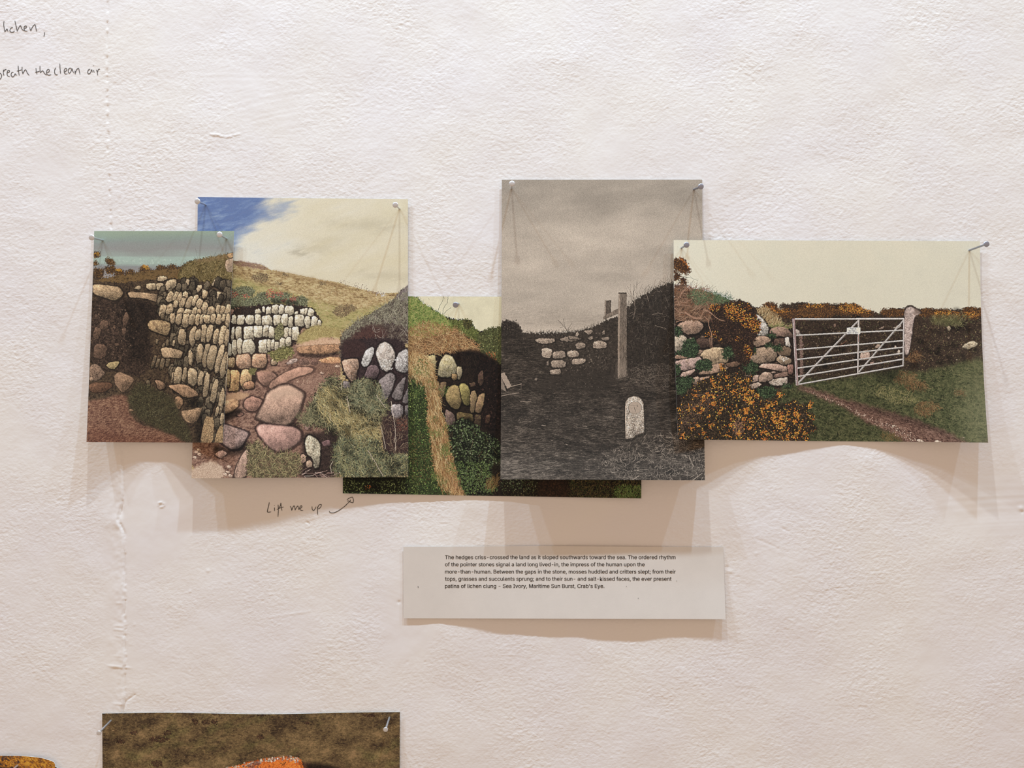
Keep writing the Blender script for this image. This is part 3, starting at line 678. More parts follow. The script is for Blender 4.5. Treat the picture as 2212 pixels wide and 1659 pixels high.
    for p, k in (([(1090, 640), (1130, 600), (1138, 700), (1110, 745), (1085, 700)], (78, 56, 50)), ([(1020, 715), (1070, 700), (1075, 735), (1030, 745)], (84, 62, 52)),
                 ([(690, 505), (755, 485), (772, 560), (752, 650), (712, 642)], (150, 136, 98)),
                 ([(772, 640), (790, 540), (838, 482), (892, 500), (925, 560), (942, 640), (882, 668), (790, 668)], (172, 160, 128)),
                 ([(926, 580), (966, 582), (970, 650), (942, 692), (918, 662)], (150, 136, 110)),
                 ([(880, 640), (930, 640), (925, 690), (890, 690)], (140, 112, 78)),
                 ([(745, 690), (790, 700), (795, 790), (770, 850), (742, 800)], (136, 112, 80)), ([(800, 700), (850, 700), (830, 800), (795, 850), (785, 790)], (98, 78, 60)),
                 ([(832, 830), (850, 750), (900, 720), (952, 738), (972, 830), (942, 924), (880, 906)], (142, 120, 80)),
                 ([(938, 722), (990, 708), (1026, 750), (1042, 860), (1010, 896), (970, 870)], (134, 122, 72)),
                 ([(1028, 785), (1070, 762), (1088, 830), (1062, 942), (1030, 948)], (122, 100, 74)),
                 ([(1090, 805), (1148, 782), (1135, 880), (1112, 948), (1060, 940)], (138, 110, 82)),
                 ([(832, 905), (912, 955), (914, 1040), (838, 1046)], (116, 94, 88)), ([(775, 870), (810, 890), (815, 980), (780, 960)], (92, 70, 54)),
                 ([(920, 930), (1055, 950), (1058, 1020), (925, 1010)], (86, 70, 46)), ([(1060, 950), (1120, 960), (1115, 1060), (1062, 1050)], (58, 44, 36)),
                 ([(1150, 960), (1190, 950), (1180, 1030), (1140, 1030)], (70, 46, 40))):
        c.stone(E(p), k, gap=(20, 15, 13), dome=.36, mott=.16, tint=((120, 108, 60), .35))
    # left green bank
    lg = E([(-100, 420), (548, 480), (620, 560), (690, 660), (700, 850), (740, 1100), (760, 1330), (790, 1480), (1000, 1490), (1000, 1700), (-100, 1700)])
    c.bush(lg, (46, 56, 30), [(92, 116, 58), (66, 92, 44), (122, 144, 76), (48, 66, 34), (112, 122, 64), (76, 104, 50)], 7500, (.5, 1.7))
    c.strokes(lg, 900, 5, -80, 60, [(96, 126, 60), (66, 92, 42), (128, 146, 80)], 1, .8)
    c.dabs(E([(548, 1080), (720, 1100), (760, 1500), (548, 1500)]), 700, .5, 1.2, [(112, 92, 56), (84, 74, 42), (66, 80, 40)], .7)
    # dry grass falling down the bank
    cl = E([(440, 470), (560, 470), (700, 500), (760, 640), (790, 800), (810, 960), (850, 1100), (890, 1250), (985, 1570), (960, 1600), (800, 1520), (755, 1400), (735, 1200), (700, 1000), (695, 760), (640, 660), (540, 620), (440, 600)])
    c.tex(cl, [(110, 76, 42), (150, 110, 66), (182, 142, 92), (196, 160, 108)], 5, 1.5, 4, 78, warp=3)
    c.strokes(cl, 1500, 20, 76, 9, [(200, 164, 110), (166, 124, 74), (216, 184, 132), (118, 80, 46), (142, 98, 56)], 1, .3)
    c.strokes(E([(560, 470), (700, 490), (740, 640), (640, 660), (548, 620)]), 500, 14, 50, 35, [(204, 170, 116), (170, 130, 80), (222, 192, 138)], 1, .8)
    c.dabs(E([(620, 520), (700, 540), (690, 600), (620, 580)]), 60, .5, 1.3, [(92, 104, 52)], .8)
    c.strokes(E([(800, 1000), (880, 1200), (980, 1560), (900, 1560), (820, 1200)]), 260, 14, 72, 10, [(176, 128, 84), (206, 160, 112), (140, 92, 56)], 1, .3)
    for k_ in range(26):                       # green growing through the dry stems
        t_ = c.r.random()
        x_, y_ = 640 + 260 * t_ + 60 * c.r.standard_normal(), 560 + 960 * t_
        c.strokes(c.full(c.ell('E', x_, y_, 70, 60), 2), 46, 6, -80, 50, [(92, 112, 54), (70, 92, 42), (124, 136, 72)], 1, .8)
    c.strokes(cl, 260, 16, 78, 12, [(84, 56, 32), (104, 72, 42)], 1, .4, .8)
    # ivy
    iv = E([(862, 1060), (930, 1010), (960, 980), (1060, 1020), (1100, 1080), (1170, 1110), (1270, 1170), (1290, 1400), (1260, 1520), (1180, 1600), (1000, 1600), (930, 1400), (885, 1250)])
    c.bush(iv, (28, 30, 20), [(66, 80, 48), (48, 60, 36), (92, 108, 68), (34, 42, 26), (74, 90, 54), (104, 120, 80)], 1500, (1.0, 2.5))
    c.dabs(iv, 260, .5, 1.2, [(136, 148, 112), (118, 134, 94), (160, 168, 136)], .7)
    for k_ in range(14):
        x_, y_ = c.pick(iv, 1)
        c.shade(c.ell(None, x_[0], y_[0], 16, 12), .5, 3)
    c.dabs(E([(880, 1320), (1200, 1320), (1250, 1570), (930, 1570)]), 900, .5, 1.4, [(96, 122, 62), (74, 98, 48), (120, 142, 76)], .7)
    c.strokes(iv, 40, 18, 95, 15, [(92, 74, 50), (70, 54, 38)], 1, .4)
    c.tex(E([(1180, 1360), (1290, 1330), (1290, 1560), (1220, 1500)]), [(22, 17, 15), (44, 32, 27)], 5, soft=3, alpha=.85)
    c.strokes(E([(1150, 1470), (1260, 1450), (1230, 1560), (1150, 1560)]), 120, 9, -75, 18, [(150, 118, 70), (112, 84, 50)], 1)
    # foot of the picture
    ft = E([(-50, 1440), (548, 1440), (548, 1700), (-50, 1700)])
    c.bush(ft, (26, 32, 20), [(74, 92, 52), (48, 62, 36), (104, 124, 72), (32, 40, 25), (120, 138, 92)], 900, (.8, 1.9))
    c.shade(E([(0, 1430), (548, 1430), (548, 1475), (0, 1480)]), .45, 4)
    c.shade(E([(250, 1480), (330, 1480), (330, 1560), (240, 1560)]), .4, 5)
    c.dabs(E([(210, 1510), (260, 1510), (260, 1540), (210, 1540)]), 8, .6, 1.3, [(196, 104, 52)], .8)
    rt = E([(1270, 1400), (2450, 1400), (2450, 1700), (1270, 1700)])
    c.bush(rt, (30, 26, 20), [(52, 52, 34), (40, 34, 26), (74, 72, 46), (64, 46, 34), (90, 84, 54)], 1800, (.6, 1.6))
    c.dabs(E([(1270, 1450), (1560, 1450), (1560, 1560), (1270, 1560)]), 200, .6, 1.5, [(78, 92, 56), (56, 66, 40), (120, 130, 96)], .7)
    c.tex(E([(1560, 1450), (1800, 1450), (1800, 1640), (1560, 1640)]), [(26, 18, 16), (50, 34, 28), (84, 56, 40)], 5, soft=4, alpha=.8)
    c.strokes(E([(1800, 1440), (2400, 1440), (2400, 1640), (1800, 1640)]), 900, 6, -60, 50, [(90, 84, 48), (66, 66, 38), (112, 92, 58), (58, 74, 38)], 1)
    c.strokes(E([(2150, 1520), (2400, 1520), (2400, 1640), (2150, 1640)]), 400, 5, -70, 40, [(92, 124, 58), (70, 98, 44), (124, 150, 84)], 1)
    c.grain(.025)
    return c
def paint_grey():
    """grey picture: dull sky, posts in a hedge and a round topped marker stone"""
    c = Cv(1076, 383, 1528, 1043, 44)
    F = lambda p: q('F', p)
    G = lambda p: q('G', p)
    X, Y = (c.X - 1070) * 4.706, (c.Y - 370) * 4.706
    g = 168 + 0 * X
    g = g + np.interp(Y, [80, 300, 560, 760, 1100, 1300, 1560, 1640], [-18, -16, -2, 2, -3, -4, -6, 6])
    for x, y, rx, ry, a in ((1030, 330, 230, 170, -13), (1120, 430, 130, 70, -8), (300, 480, 300, 130, -7), (860, 700, 260, 120, 14), (1350, 500, 330, 110, 10), (400, 950, 350, 60, 4), (1100, 1060, 330, 60, -6), (1500, 1080, 250, 80, 6), (350, 1130, 300, 40, -4), (600, 590, 300, 30, 4)):
        g = g + a * np.exp(-(((X - x) / rx) ** 2 + ((Y - y) / ry) ** 2))
    g = g + 3.5 * c.n(50, 2.4, 3, -4) + np.where((Y > 1380) & (Y < 1570), 3.5 * c.n(4, 1.6, 9, 0), 0)
    g = np.where((Y > 1540) & (Y < 1640), g + 8 * sstep(1540, 1590, Y), g)
    g = g * (1 + .05 * c.n(.8, .8))
    c.im = (g / 255)[..., None] * np.array([1.04, .97, .90], np.float32)[None, None]
    T = lambda v: (v * .99, v * .872, v * .78) if v < 90 else (v * 1.05, v * .94, v * .85)
    land = F([(-100, 1640), (300, 1645), (640, 1640), (850, 1622), (960, 1590), (1060, 1550), (1110, 1518), (1240, 1470), (1330, 1390), (1430, 1310), (1550, 1230), (1650, 1180), (1760, 1148), (1830, 1120), (2300, 1000), (2300, 3400), (-100, 3400)])
    c.tex(land, [T(40), T(52), T(62), T(74)], 7, 1.4, warp=1.6, smooth=0)
    lm = c.full(land)
    hedge = F([(1250, 1460), (1430, 1310), (1650, 1180), (1830, 1120), (1830, 2250), (1340, 2300), (1335, 1600), (1250, 1600)])
    c.tex(hedge, [T(34), T(44), T(54), T(64)], 5, 1.4, warp=2)
    # twigs above the hedge
    c.strokes(F([(1340, 1380), (1450, 1290), (1600, 1200), (1830, 1100), (1830, 1200), (1600, 1260), (1360, 1440)]), 170, 14, -75, 38, [T(58), T(74), T(46)], 1, .5)
    c.strokes(F([(1380, 1200), (1520, 1260), (1450, 1320), (1350, 1300)]), 16, 22, -120, 40, [T(70)], 1, .6)
    c.strokes(hedge, 420, 9, 20, 70, [T(98), T(78), T(120), T(66)], 1, 1.2, .6)
    for p in ([(1400, 1500), (1420, 1420), (1415, 1330), (1370, 1210)], [(1620, 1570), (1700, 1590), (1740, 1600)], [(1590, 1460), (1650, 1440), (1700, 1450)], [(1530, 1180), (1540, 1260), (1560, 1320)], [(1630, 1090), (1610, 1180)], [(1720, 1060), (1740, 1170)]):
        c.line(F(p), T(136), 2, .7, .5)
    c.bush(F([(0, 1560), (60, 1530), (110, 1508), (200, 1525), (250, 1580), (275, 1640), (250, 1720), (-50, 1720)]), T(44), [T(60), T(38), T(72), T(50)], 340, (.6, 1.7))
    for p in ([(740, 1640), (700, 1580), (655, 1530), (630, 1510)], [(738, 1640), (740, 1600), (775, 1545)], [(700, 1580), (660, 1590)], [(745, 1620), (770, 1590)], [(720, 1610), (700, 1560), (690, 1500)]):
        c.line(F(p), T(74), 2, .8, .4)
    c.strokes(F([(270, 1650), (850, 1640), (1050, 1560), (1080, 1580), (850, 1665), (270, 1670)]), 260, 7, -85, 25, [T(62), T(80), T(52)], 1, .5)
    # meadow
    mead = G([(-50, 190), (400, 190), (460, 380), (560, 600), (900, 560), (1200, 600), (1800, 500), (2150, 800), (2150, 1640), (-50, 1640)])
    ym = (c.Y - 690) * 4.609
    xm = (c.X - 1070) * 4.609
    t = .36 + .13 * c.n(3, 1.2, 7, 0) + .07 * c.n(24, 2.0, 2.5, 0) + .26 * sstep(900, 1700, ym) * sstep(900, 0, xm) + .08 * sstep(1200, 1650, ym)
    mm = c.full(mead, 5, 10)
    a = blur(mm.astype(np.float32), 12)[..., None]
    cc = c.ramp(np.clip(t, 0, 1), [T(31), T(46), T(66), T(100), T(128)])
    c.im = c.im * (1 - a) + cc * a
    c.tex(G([(560, 560), (1200, 500), (1210, 640), (1000, 740), (700, 720), (400, 760), (400, 660)]), [T(40), T(52), T(60)], 6, 1.4, 3, soft=10, alpha=.8)
    c.dabs(mead, 2600, .35, .75, [T(112), T(96), T(134), T(84)], .6, asp=2)
    c.strokes(mead, 1300, 4, 0, 18, [T(98), T(80), T(112)], 1, .5, .5)
    br = G([(1000, 1450), (1300, 1200), (1800, 1120), (2080, 1250), (2150, 1640), (1200, 1640)])
    c.strokes(br, 1000, 8, -55, 60, [T(132), T(112), T(154), T(92), T(70)], 1, 1, .75)
    c.strokes(G([(1300, 480), (1760, 420), (1760, 700), (1300, 660)]), 500, 5, 0, 50, [T(112), T(90), T(128)], 1, .8, .6)
    for p in ([(1360, 1600), (1430, 1555)], [(1965, 1600), (2060, 1530)], [(1930, 1370), (1970, 1460)], [(250, 816), (355, 820)], [(1700, 1170), (1790, 1185)], [(700, 1240), (720, 1250)], [(460, 1055), (500, 1058)], [(870, 1060), (910, 1062)]):
        c.line(G(p), T(168), 2, .7, .3)
    c.dabs(G([(400, 150), (900, 140), (1180, 90), (1200, 480), (700, 620), (420, 260)]), 420, .5, 1.7, [T(92), T(74), T(118), T(52)], .6)
    # stones of the far bank
    for p, v in (([(395, 200), (430, 185), (595, 190), (590, 232), (480, 246), (405, 228)], 128), ([(640, 190), (720, 165), (850, 180), (862, 205), (770, 222), (650, 215)], 116), ([(792, 165), (815, 122), (835, 140), (820, 175)], 146),
                 ([(878, 115), (960, 100), (975, 115), (930, 160), (900, 130)], 130), ([(792, 240), (850, 225), (900, 240), (895, 290), (810, 302)], 118), ([(965, 290), (975, 225), (1040, 208), (1112, 225), (1108, 290)], 142),
                 ([(458, 290), (510, 282), (572, 300), (555, 390), (462, 378)], 152), ([(570, 322), (690, 308), (705, 372), (660, 392), (565, 390)], 124), ([(708, 320), (760, 306), (825, 312), (842, 370), (722, 382)], 138),
                 ([(508, 420), (538, 405), (530, 458), (512, 462)], 116), ([(550, 408), (660, 400), (708, 430), (700, 480), (556, 486)], 126), ([(765, 390), (890, 388), (912, 410), (870, 445), (755, 455)], 134),
                 ([(540, 505), (640, 490), (652, 510), (648, 548), (545, 552)], 130), ([(915, 180), (965, 165), (980, 190), (940, 215)], 112), ([(1050, 180), (1140, 170), (1130, 210), (1070, 215)], 110), ([(1060, 120), (1090, 105), (1095, 150), (1066, 160)], 112),
                 ([(385, 590), (415, 575), (420, 610), (395, 612)], 100), ([(720, 160), (860, 180), (850, 205), (740, 200)], 112)):
        c.stone(G(p), T(v), gap=T(40), mott=.34, wl=2.2, dome=.22, edge=.4)
    # posts and rail
    def post(p, v, m=.3):
        c.tex(p, [T(v - 34), T(v), T(v + 22)], 4, 1.3, 5, 90, warp=.25, smooth=0)
    post(F([(1112, 1312), (1178, 1310), (1176, 1452), (1112, 1500)]), 86)
    post(F([(1112, 1312), (1126, 1312), (1122, 1500), (1110, 1502)]), 128)
    post(F([(1095, 1478), (1242, 1394), (1260, 1402), (1256, 1442), (1112, 1506), (1096, 1506)]), 116)
    c.line(F([(1097, 1505), (1256, 1442)]), T(46), 2)
    post(F([(1253, 1232), (1336, 1232), (1335, 1500), (1333, 2050), (1328, 2085), (1246, 2110), (1246, 1600)]), 104)
    post(F([(1253, 1235), (1270, 1235), (1264, 1600), (1262, 2100), (1246, 2100), (1246, 1600)]), 140)
    post(F([(1253, 1232), (1336, 1232), (1336, 1246), (1253, 1246)]), 70)
    c.tex(G([(1214, 420), (1300, 420), (1298, 570), (1216, 600)]), [T(104), T(128), T(150)], 3, 1.3, alpha=.6, soft=6)
    c.strokes(G([(1180, 560), (1330, 560), (1330, 610), (1180, 610)]), 60, 5, -85, 30, [T(84), T(60), T(110)], 1)
    # broken gate on the left
    c.tex(G([(40, 540), (92, 528), (160, 668), (120, 690)]), [T(122), T(150), T(162)], 3, smooth=0, warp=.3)
    c.tex(G([(40, 560), (60, 570), (110, 720), (60, 690), (40, 700)]), [T(108), T(130)], 3, smooth=0, warp=.3)
    c.line(G([(150, 668), (260, 640)]), T(150), 3, .8)
    c.line(G([(40, 765), (130, 745), (235, 730)]), T(138), 3, .8)
    c.line(G([(258, 640), (258, 690)]), T(120), 1)
    # marker stone
    t = np.linspace(np.pi, 2 * np.pi, 16)
    ms = [(1384 + 92 * math.cos(a), 852 + 88 * math.sin(a)) for a in t]
    ms = G([(1302, 1192), (1292, 1000)] + ms + [(1484, 1000), (1484, 1128), (1420, 1145), (1370, 1180), (1330, 1190)])
    c.stone(ms, T(152), gap=T(44), dome=.12, mott=.55, wl=2.0, edge=.3, smooth=0, warp=.3)
    sl, m = c.poly(ms, .3, 6, 0)
    t2 = np.linspace(0, 2 * np.pi, 40)
    ring = [(1390 + 66 * math.cos(a), 880 + 62 * math.sin(a)) for a in t2]
    c.tex(G(ring), [T(142), T(154), T(164)], 3, 1.2, smooth=0, warp=0)
    c.line(G(ring), T(70), 2, .85)
    c.line(G([(1352, 858), (1408, 858)]), T(66), 2)
    c.line(G([(1414, 852), (1416, 868)]), T(60), 3)
    c.line(G([(1382, 876), (1394, 915)]), T(52), 3)
    c.line(G([(1366, 932), (1408, 932)]), T(92), 2)
    c.line(G([(1335, 805), (1440, 800)]), T(96), 2, .6)
    c.line(G([(1300, 1185), (1294, 1000), (1294, 860)]), T(186), 3, .7)
    c.strokes(G([(1290, 1130), (1500, 1110), (1500, 1190), (1300, 1210)]), 70, 5, -85, 30, [T(70), T(90), T(54)], 1)
    c.grain(.05, .7, .02, .45, 1.0)
    return c
GLYPH = {'P': [[(0, 6), (0, 0), (3, 0), (4, 1), (4, 2), (3, 3), (0, 3)]], 'R': [[(0, 6), (0, 0), (3, 0), (4, 1), (4, 2), (3, 3), (0, 3)], [(2, 3), (4, 6)]],
         'I': [[(1, 0), (1, 6)]], 'V': [[(0, 0), (2, 6), (4, 0)]], 'A': [[(0, 6), (2, 0), (4, 6)], [(1, 4), (3, 4)]], 'T': [[(0, 0), (4, 0)], [(2, 0), (2, 6)]],
         'E': [[(4, 0), (0, 0), (0, 6), (4, 6)], [(0, 3), (3, 3)]], 'N': [[(0, 6), (0, 0), (4, 6), (4, 0)]], 'O': [[(0, 1), (1, 0), (3, 0), (4, 1), (4, 5), (3, 6), (1, 6), (0, 5), (0, 1)]],
         'U': [[(0, 0), (0, 5), (1, 6), (3, 6), (4, 5), (4, 0)]], 'B': [[(0, 0), (0, 6), (3, 6), (4, 5), (4, 4), (3, 3), (0, 3)], [(0, 0), (3, 0), (4, 1), (4, 2), (3, 3)]],
         'L': [[(0, 0), (0, 6), (4, 6)]], 'C': [[(4, 1), (3, 0), (1, 0), (0, 1), (0, 5), (1, 6), (3, 6), (4, 5)]], 'G': [[(4, 1), (3, 0), (1, 0), (0, 1), (0, 5), (1, 6), (3, 6), (4, 5), (4, 3), (2, 3)]],
         'H': [[(0, 0), (0, 6)], [(4, 0), (4, 6)], [(0, 3), (4, 3)]], 'F': [[(4, 0), (0, 0), (0, 6)], [(0, 3), (3, 3)]], 'W': [[(0, 0), (1, 6), (2, 2), (3, 6), (4, 0)]],
         'Y': [[(0, 0), (2, 3), (4, 0)], [(2, 3), (2, 6)]], '"': [[(1, 0), (1, 2)], [(2, 0), (2, 2)]], ' ': []}


def paint_gate():
    """field gate between a gorse covered stone hedge and a granite post"""
    c = Cv(1450, 513, 2140, 962, 55)
    H = lambda p: q('H', p)
    I = lambda p: q('I', p)
    J = lambda p: q('J', p)
    K = lambda p: q('K', p)
    t = np.clip(.35 + .1 * c.n(70, 2.4) + (c.X - 1750) / 1400 + (c.Y - 600) / 700, 0, 1)
    c.im = c.ramp(t, [(224, 216, 194), (220, 214, 193), (215, 209, 190)])
    land = H([(-60, 900), (95, 920), (350, 760), (450, 770), (620, 830), (780, 880), (900, 930), (1050, 930), (1150, 1000), (1280, 1000), (1340, 968), (1440, 1000), (1490, 1062), (1560, 1050), (1660, 1062), (1692, 960), (1740, 940), (1900, 950), (2060, 980), (2090, 1010), (2150, 975)]) \
        + J([(60, 965), (150, 965), (300, 960), (430, 1000), (500, 1050), (600, 1092), (700, 1080), (850, 1032), (980, 1022), (1050, 1010), (1200, 1020), (1230, 1070), (1320, 1025), (1400, 1055), (1550, 1050), (1700, 1062), (1850, 1000), (1950, 1022), (2300, 1060)]) + [(2200, 1000), (1400, 1000)]
    c.tex(land, [(36, 27, 23), (56, 43, 34), (76, 58, 44), (94, 74, 56)], 7, 1.5, smooth=0, warp=1.4)
    # far hedge
    fh = J([(-700, 960), (-100, 960), (300, 965), (480, 1050), (700, 1085), (980, 1030), (1200, 1030), (2100, 1040), (2150, 1400), (2100, 2100), (1600, 2150), (1000, 2050), (400, 2100), (-500, 2200), (-500, 1150)])
    c.bush(fh, (60, 46, 37), [(100, 80, 57), (76, 60, 45), (124, 102, 76), (50, 38, 31), (106, 92, 62), (82, 80, 52)], 3600, (.5, 1.9))
    px, py = c.pick(c.full(fh), 60)
    for x, y in zip(px, py):
        c.shade(c.ell(None, x, y, 8 + 20 * c.r.random(), 5 + 9 * c.r.random(), 25 * c.r.standard_normal()), .5 + .25 * c.r.random(), 3)
    c.strokes(fh, 900, 6, 30, 60, [(110, 88, 66), (72, 56, 42), (88, 84, 52), (130, 104, 80)], 1, 1, .6)
    for x, y, w, h in ((-560, 1090, 300, 130), (-250, 1060, 330, 180), (-60, 1050, 300, 170), (280, 1040, 340, 150), (480, 1090, 220, 90), (850, 1080, 320, 110), (1300, 1080, 240, 110), (1480, 1100, 220, 130), (1900, 1080, 260, 150), (1650, 1110, 200, 100)):
        c.bush(c.full(c.ell('J', x, y, w, h), 1.6), (66, 44, 30), [(98, 66, 38), (122, 80, 40), (78, 54, 36), (60, 42, 30), (140, 92, 44)], int(w * h / 60), (.5, 1.2))
    for x, y, w, h, n in ((300, 1015, 330, 90, 150), (430, 1050, 260, 70, 90), (-180, 985, 260, 40, 60), (-600, 1050, 160, 60, 30), (1500, 1085, 200, 60, 70), (1900, 1100, 200, 80, 60), (1650, 1090, 150, 50, 30)):
        c.dabs(c.full(c.ell('J', x, y, w, h), 1.5), n, .5, 1.1, [(206, 128, 44), (182, 106, 36), (222, 150, 60)], .85)
    c.tex(J([(1350, 1130), (1700, 1130), (1800, 1240), (1500, 1240), (1360, 1220)]), [(74, 74, 42), (96, 94, 56), (112, 106, 66)], 5, soft=5, alpha=.8)
    c.strokes(J([(1350, 1110), (1900, 1110), (1850, 1260), (1400, 1260)]), 260, 6, -50, 50, [(112, 110, 66), (84, 84, 50), (140, 130, 88)], 1)
    for p, k in (([(1560, 1270), (1600, 1245), (1635, 1290), (1590, 1330)], (150, 132, 108)), ([(1755, 1540), (1800, 1490), (1900, 1450), (1990, 1480), (1970, 1520), (1850, 1570)], (178, 160, 134)),
                 ([(660, 1290), (740, 1240), (740, 1280), (690, 1310)], (150, 126, 110)), ([(840, 1280), (960, 1230), (970, 1260), (900, 1300)], (190, 174, 160)),
                 ([(410, 1650), (430, 1590), (520, 1570), (560, 1640), (540, 1700), (420, 1720)], (188, 158, 142)), ([(610, 1530), (650, 1490), (705, 1520), (650, 1560)], (176, 150, 132)),
                 ([(860, 1540), (890, 1510), (920, 1540), (880, 1570)], (170, 152, 138)), ([(910, 1600), (930, 1560), (955, 1590), (930, 1640)], (182, 164, 148)), ([(545, 1740), (600, 1720), (600, 1770), (550, 1770)], (180, 148, 132)),
                 ([(1670, 1700), (1720, 1690), (1715, 1720)], (150, 130, 112)), ([(60, 1240), (100, 1215), (100, 1270), (75, 1275)], (140, 108, 90)), ([(1560, 1400), (1620, 1390), (1600, 1430)], (120, 100, 84))):
        c.stone(J(p), k, mott=.2)
    c.dabs(J([(-200, 1250), (900, 1200), (950, 1700), (-200, 1800)]), 200, .6, 1.8, [(120, 98, 80), (92, 74, 60), (150, 128, 110)], .55)
    # meadow and track
    gr = K([(-500, 640), (-300, 600), (0, 620), (400, 560), (900, 480), (1200, 520), (1600, 420), (2030, 330), (2160, 500), (2200, 1600), (-1500, 1600), (-700, 800)])
    X, Y = (c.X - 1790) * 6.144, (c.Y - 720) * 6.144
    c.tex(gr, [(40, 42, 26), (60, 64, 38), (82, 84, 52), (102, 100, 64)], 8, 1.6, 1.8, 10, warp=4, soft=3, grad=lambda x, y: .28 * sstep(2000, 2140, x) - .1 * sstep(1850, 1750, x))
    gm = c.full(gr)
    c.strokes(gm, 4200, 5.5, -70, 45, [(92, 98, 58), (64, 72, 42), (118, 118, 76), (46, 50, 30), (132, 122, 82), (80, 88, 52)], 1, .8, .75)
    c.strokes(K([(600, 700), (1100, 800), (1250, 950), (900, 960), (650, 850)]), 260, 8, -60, 45, [(150, 138, 86), (120, 116, 66), (172, 156, 106)], 1, .8, .7)
    for x, y, w, h in ((1020, 580, 260, 130), (1150, 680, 280, 120), (1290, 970, 320, 130), (1720, 790, 160, 60), (1100, 300, 200, 120), (1250, 1050, 200, 60)):
        c.strokes(c.full(c.ell('K', x, y, w, h), 2), int(w * h / 150), 7, 40, 40, [(136, 92, 56), (112, 74, 46), (166, 124, 82), (90, 66, 42)], 1, .9, .75)
    c.shade(K([(560, 520), (900, 460), (980, 540), (860, 640), (640, 580)]), .62, 7)
    path = K([(-420, 690), (-250, 720), (0, 800), (180, 870), (420, 930), (700, 1010), (1000, 1090), (1300, 1200), (1600, 1320), (1860, 1450), (1800, 1560), (1050, 1500), (850, 1340), (600, 1220), (350, 1090), (180, 960), (0, 900), (-250, 800), (-420, 730)])
    c.tex(path, [(66, 44, 38), (98, 68, 58), (126, 92, 78), (150, 114, 98)], 5, 1.4, 2, 25, warp=3, soft=2)
    c.shade(K([(200, 900), (700, 1020), (1100, 1130), (1500, 1280), (1700, 1400), (1300, 1260), (900, 1140), (400, 990)]), .72, 5)
    pb = K([(-380, 720), (0, 850), (200, 930), (500, 1080), (800, 1200), (1100, 1290), (1180, 1420), (1050, 1440), (850, 1330), (600, 1200), (350, 1070), (180, 950), (0, 890), (-300, 770)])
    c.dabs(pb, 420, .5, 1.6, [(190, 154, 134), (164, 126, 108), (208, 176, 156), (120, 86, 72)], .85, asp=1.7)
    for p in ([(1160, 1420), (1210, 1400), (1290, 1440), (1200, 1445)], [(1390, 1440), (1430, 1412), (1520, 1440), (1450, 1465)], [(830, 1225), (870, 1210), (885, 1235), (850, 1240)], [(1770, 1385), (1800, 1375), (1810, 1400)]):
        c.stone(K(p), (206, 178, 158))
    c.strokes(K([(700, 1330), (900, 1350), (1000, 1440), (700, 1440)]), 160, 6, -60, 35, [(128, 100, 60), (100, 84, 50)], 1)
    # granite post
    c.stone(J([(1005, 1060), (1030, 1010), (1080, 990), (1130, 1010), (1240, 1085), (1150, 1120), (1122, 1250), (1100, 1450), (1060, 1640), (1000, 1630), (1000, 1300)]), (172, 152, 144), gap=(48, 36, 32), mott=.2, dome=.1, tint=((136, 114, 106), .5), edge=.4)
    c.tex(J([(1120, 1030), (1180, 1030), (1240, 1085), (1150, 1115)]), [(112, 92, 82), (140, 118, 106)], 4, soft=1, alpha=.8)
    # stone hedge on the left
    wl = H([(90, 1080), (700, 1000), (1250, 1150), (1350, 1240), (1700, 1260), (1720, 2010), (1560, 2060), (1300, 2080), (90, 2600)])
    c.tex(wl, [(24, 19, 17), (42, 33, 28), (62, 48, 40)], 6, 1.5, warp=1.5)
    px, py = c.pick(wl, 150)
    for x, y in zip(px, py):
        c.stone(c.ell(None, x, y, 8 + 12 * c.r.random(), 5 + 6 * c.r.random(), 8 * c.r.standard_normal(), sq=3), np.array((112, 88, 72)) * (.5 + .4 * c.r.random()), gap=(30, 23, 20), mott=.25)
    sg = dict(gap=(30, 23, 20), mott=.2, dome=.3)
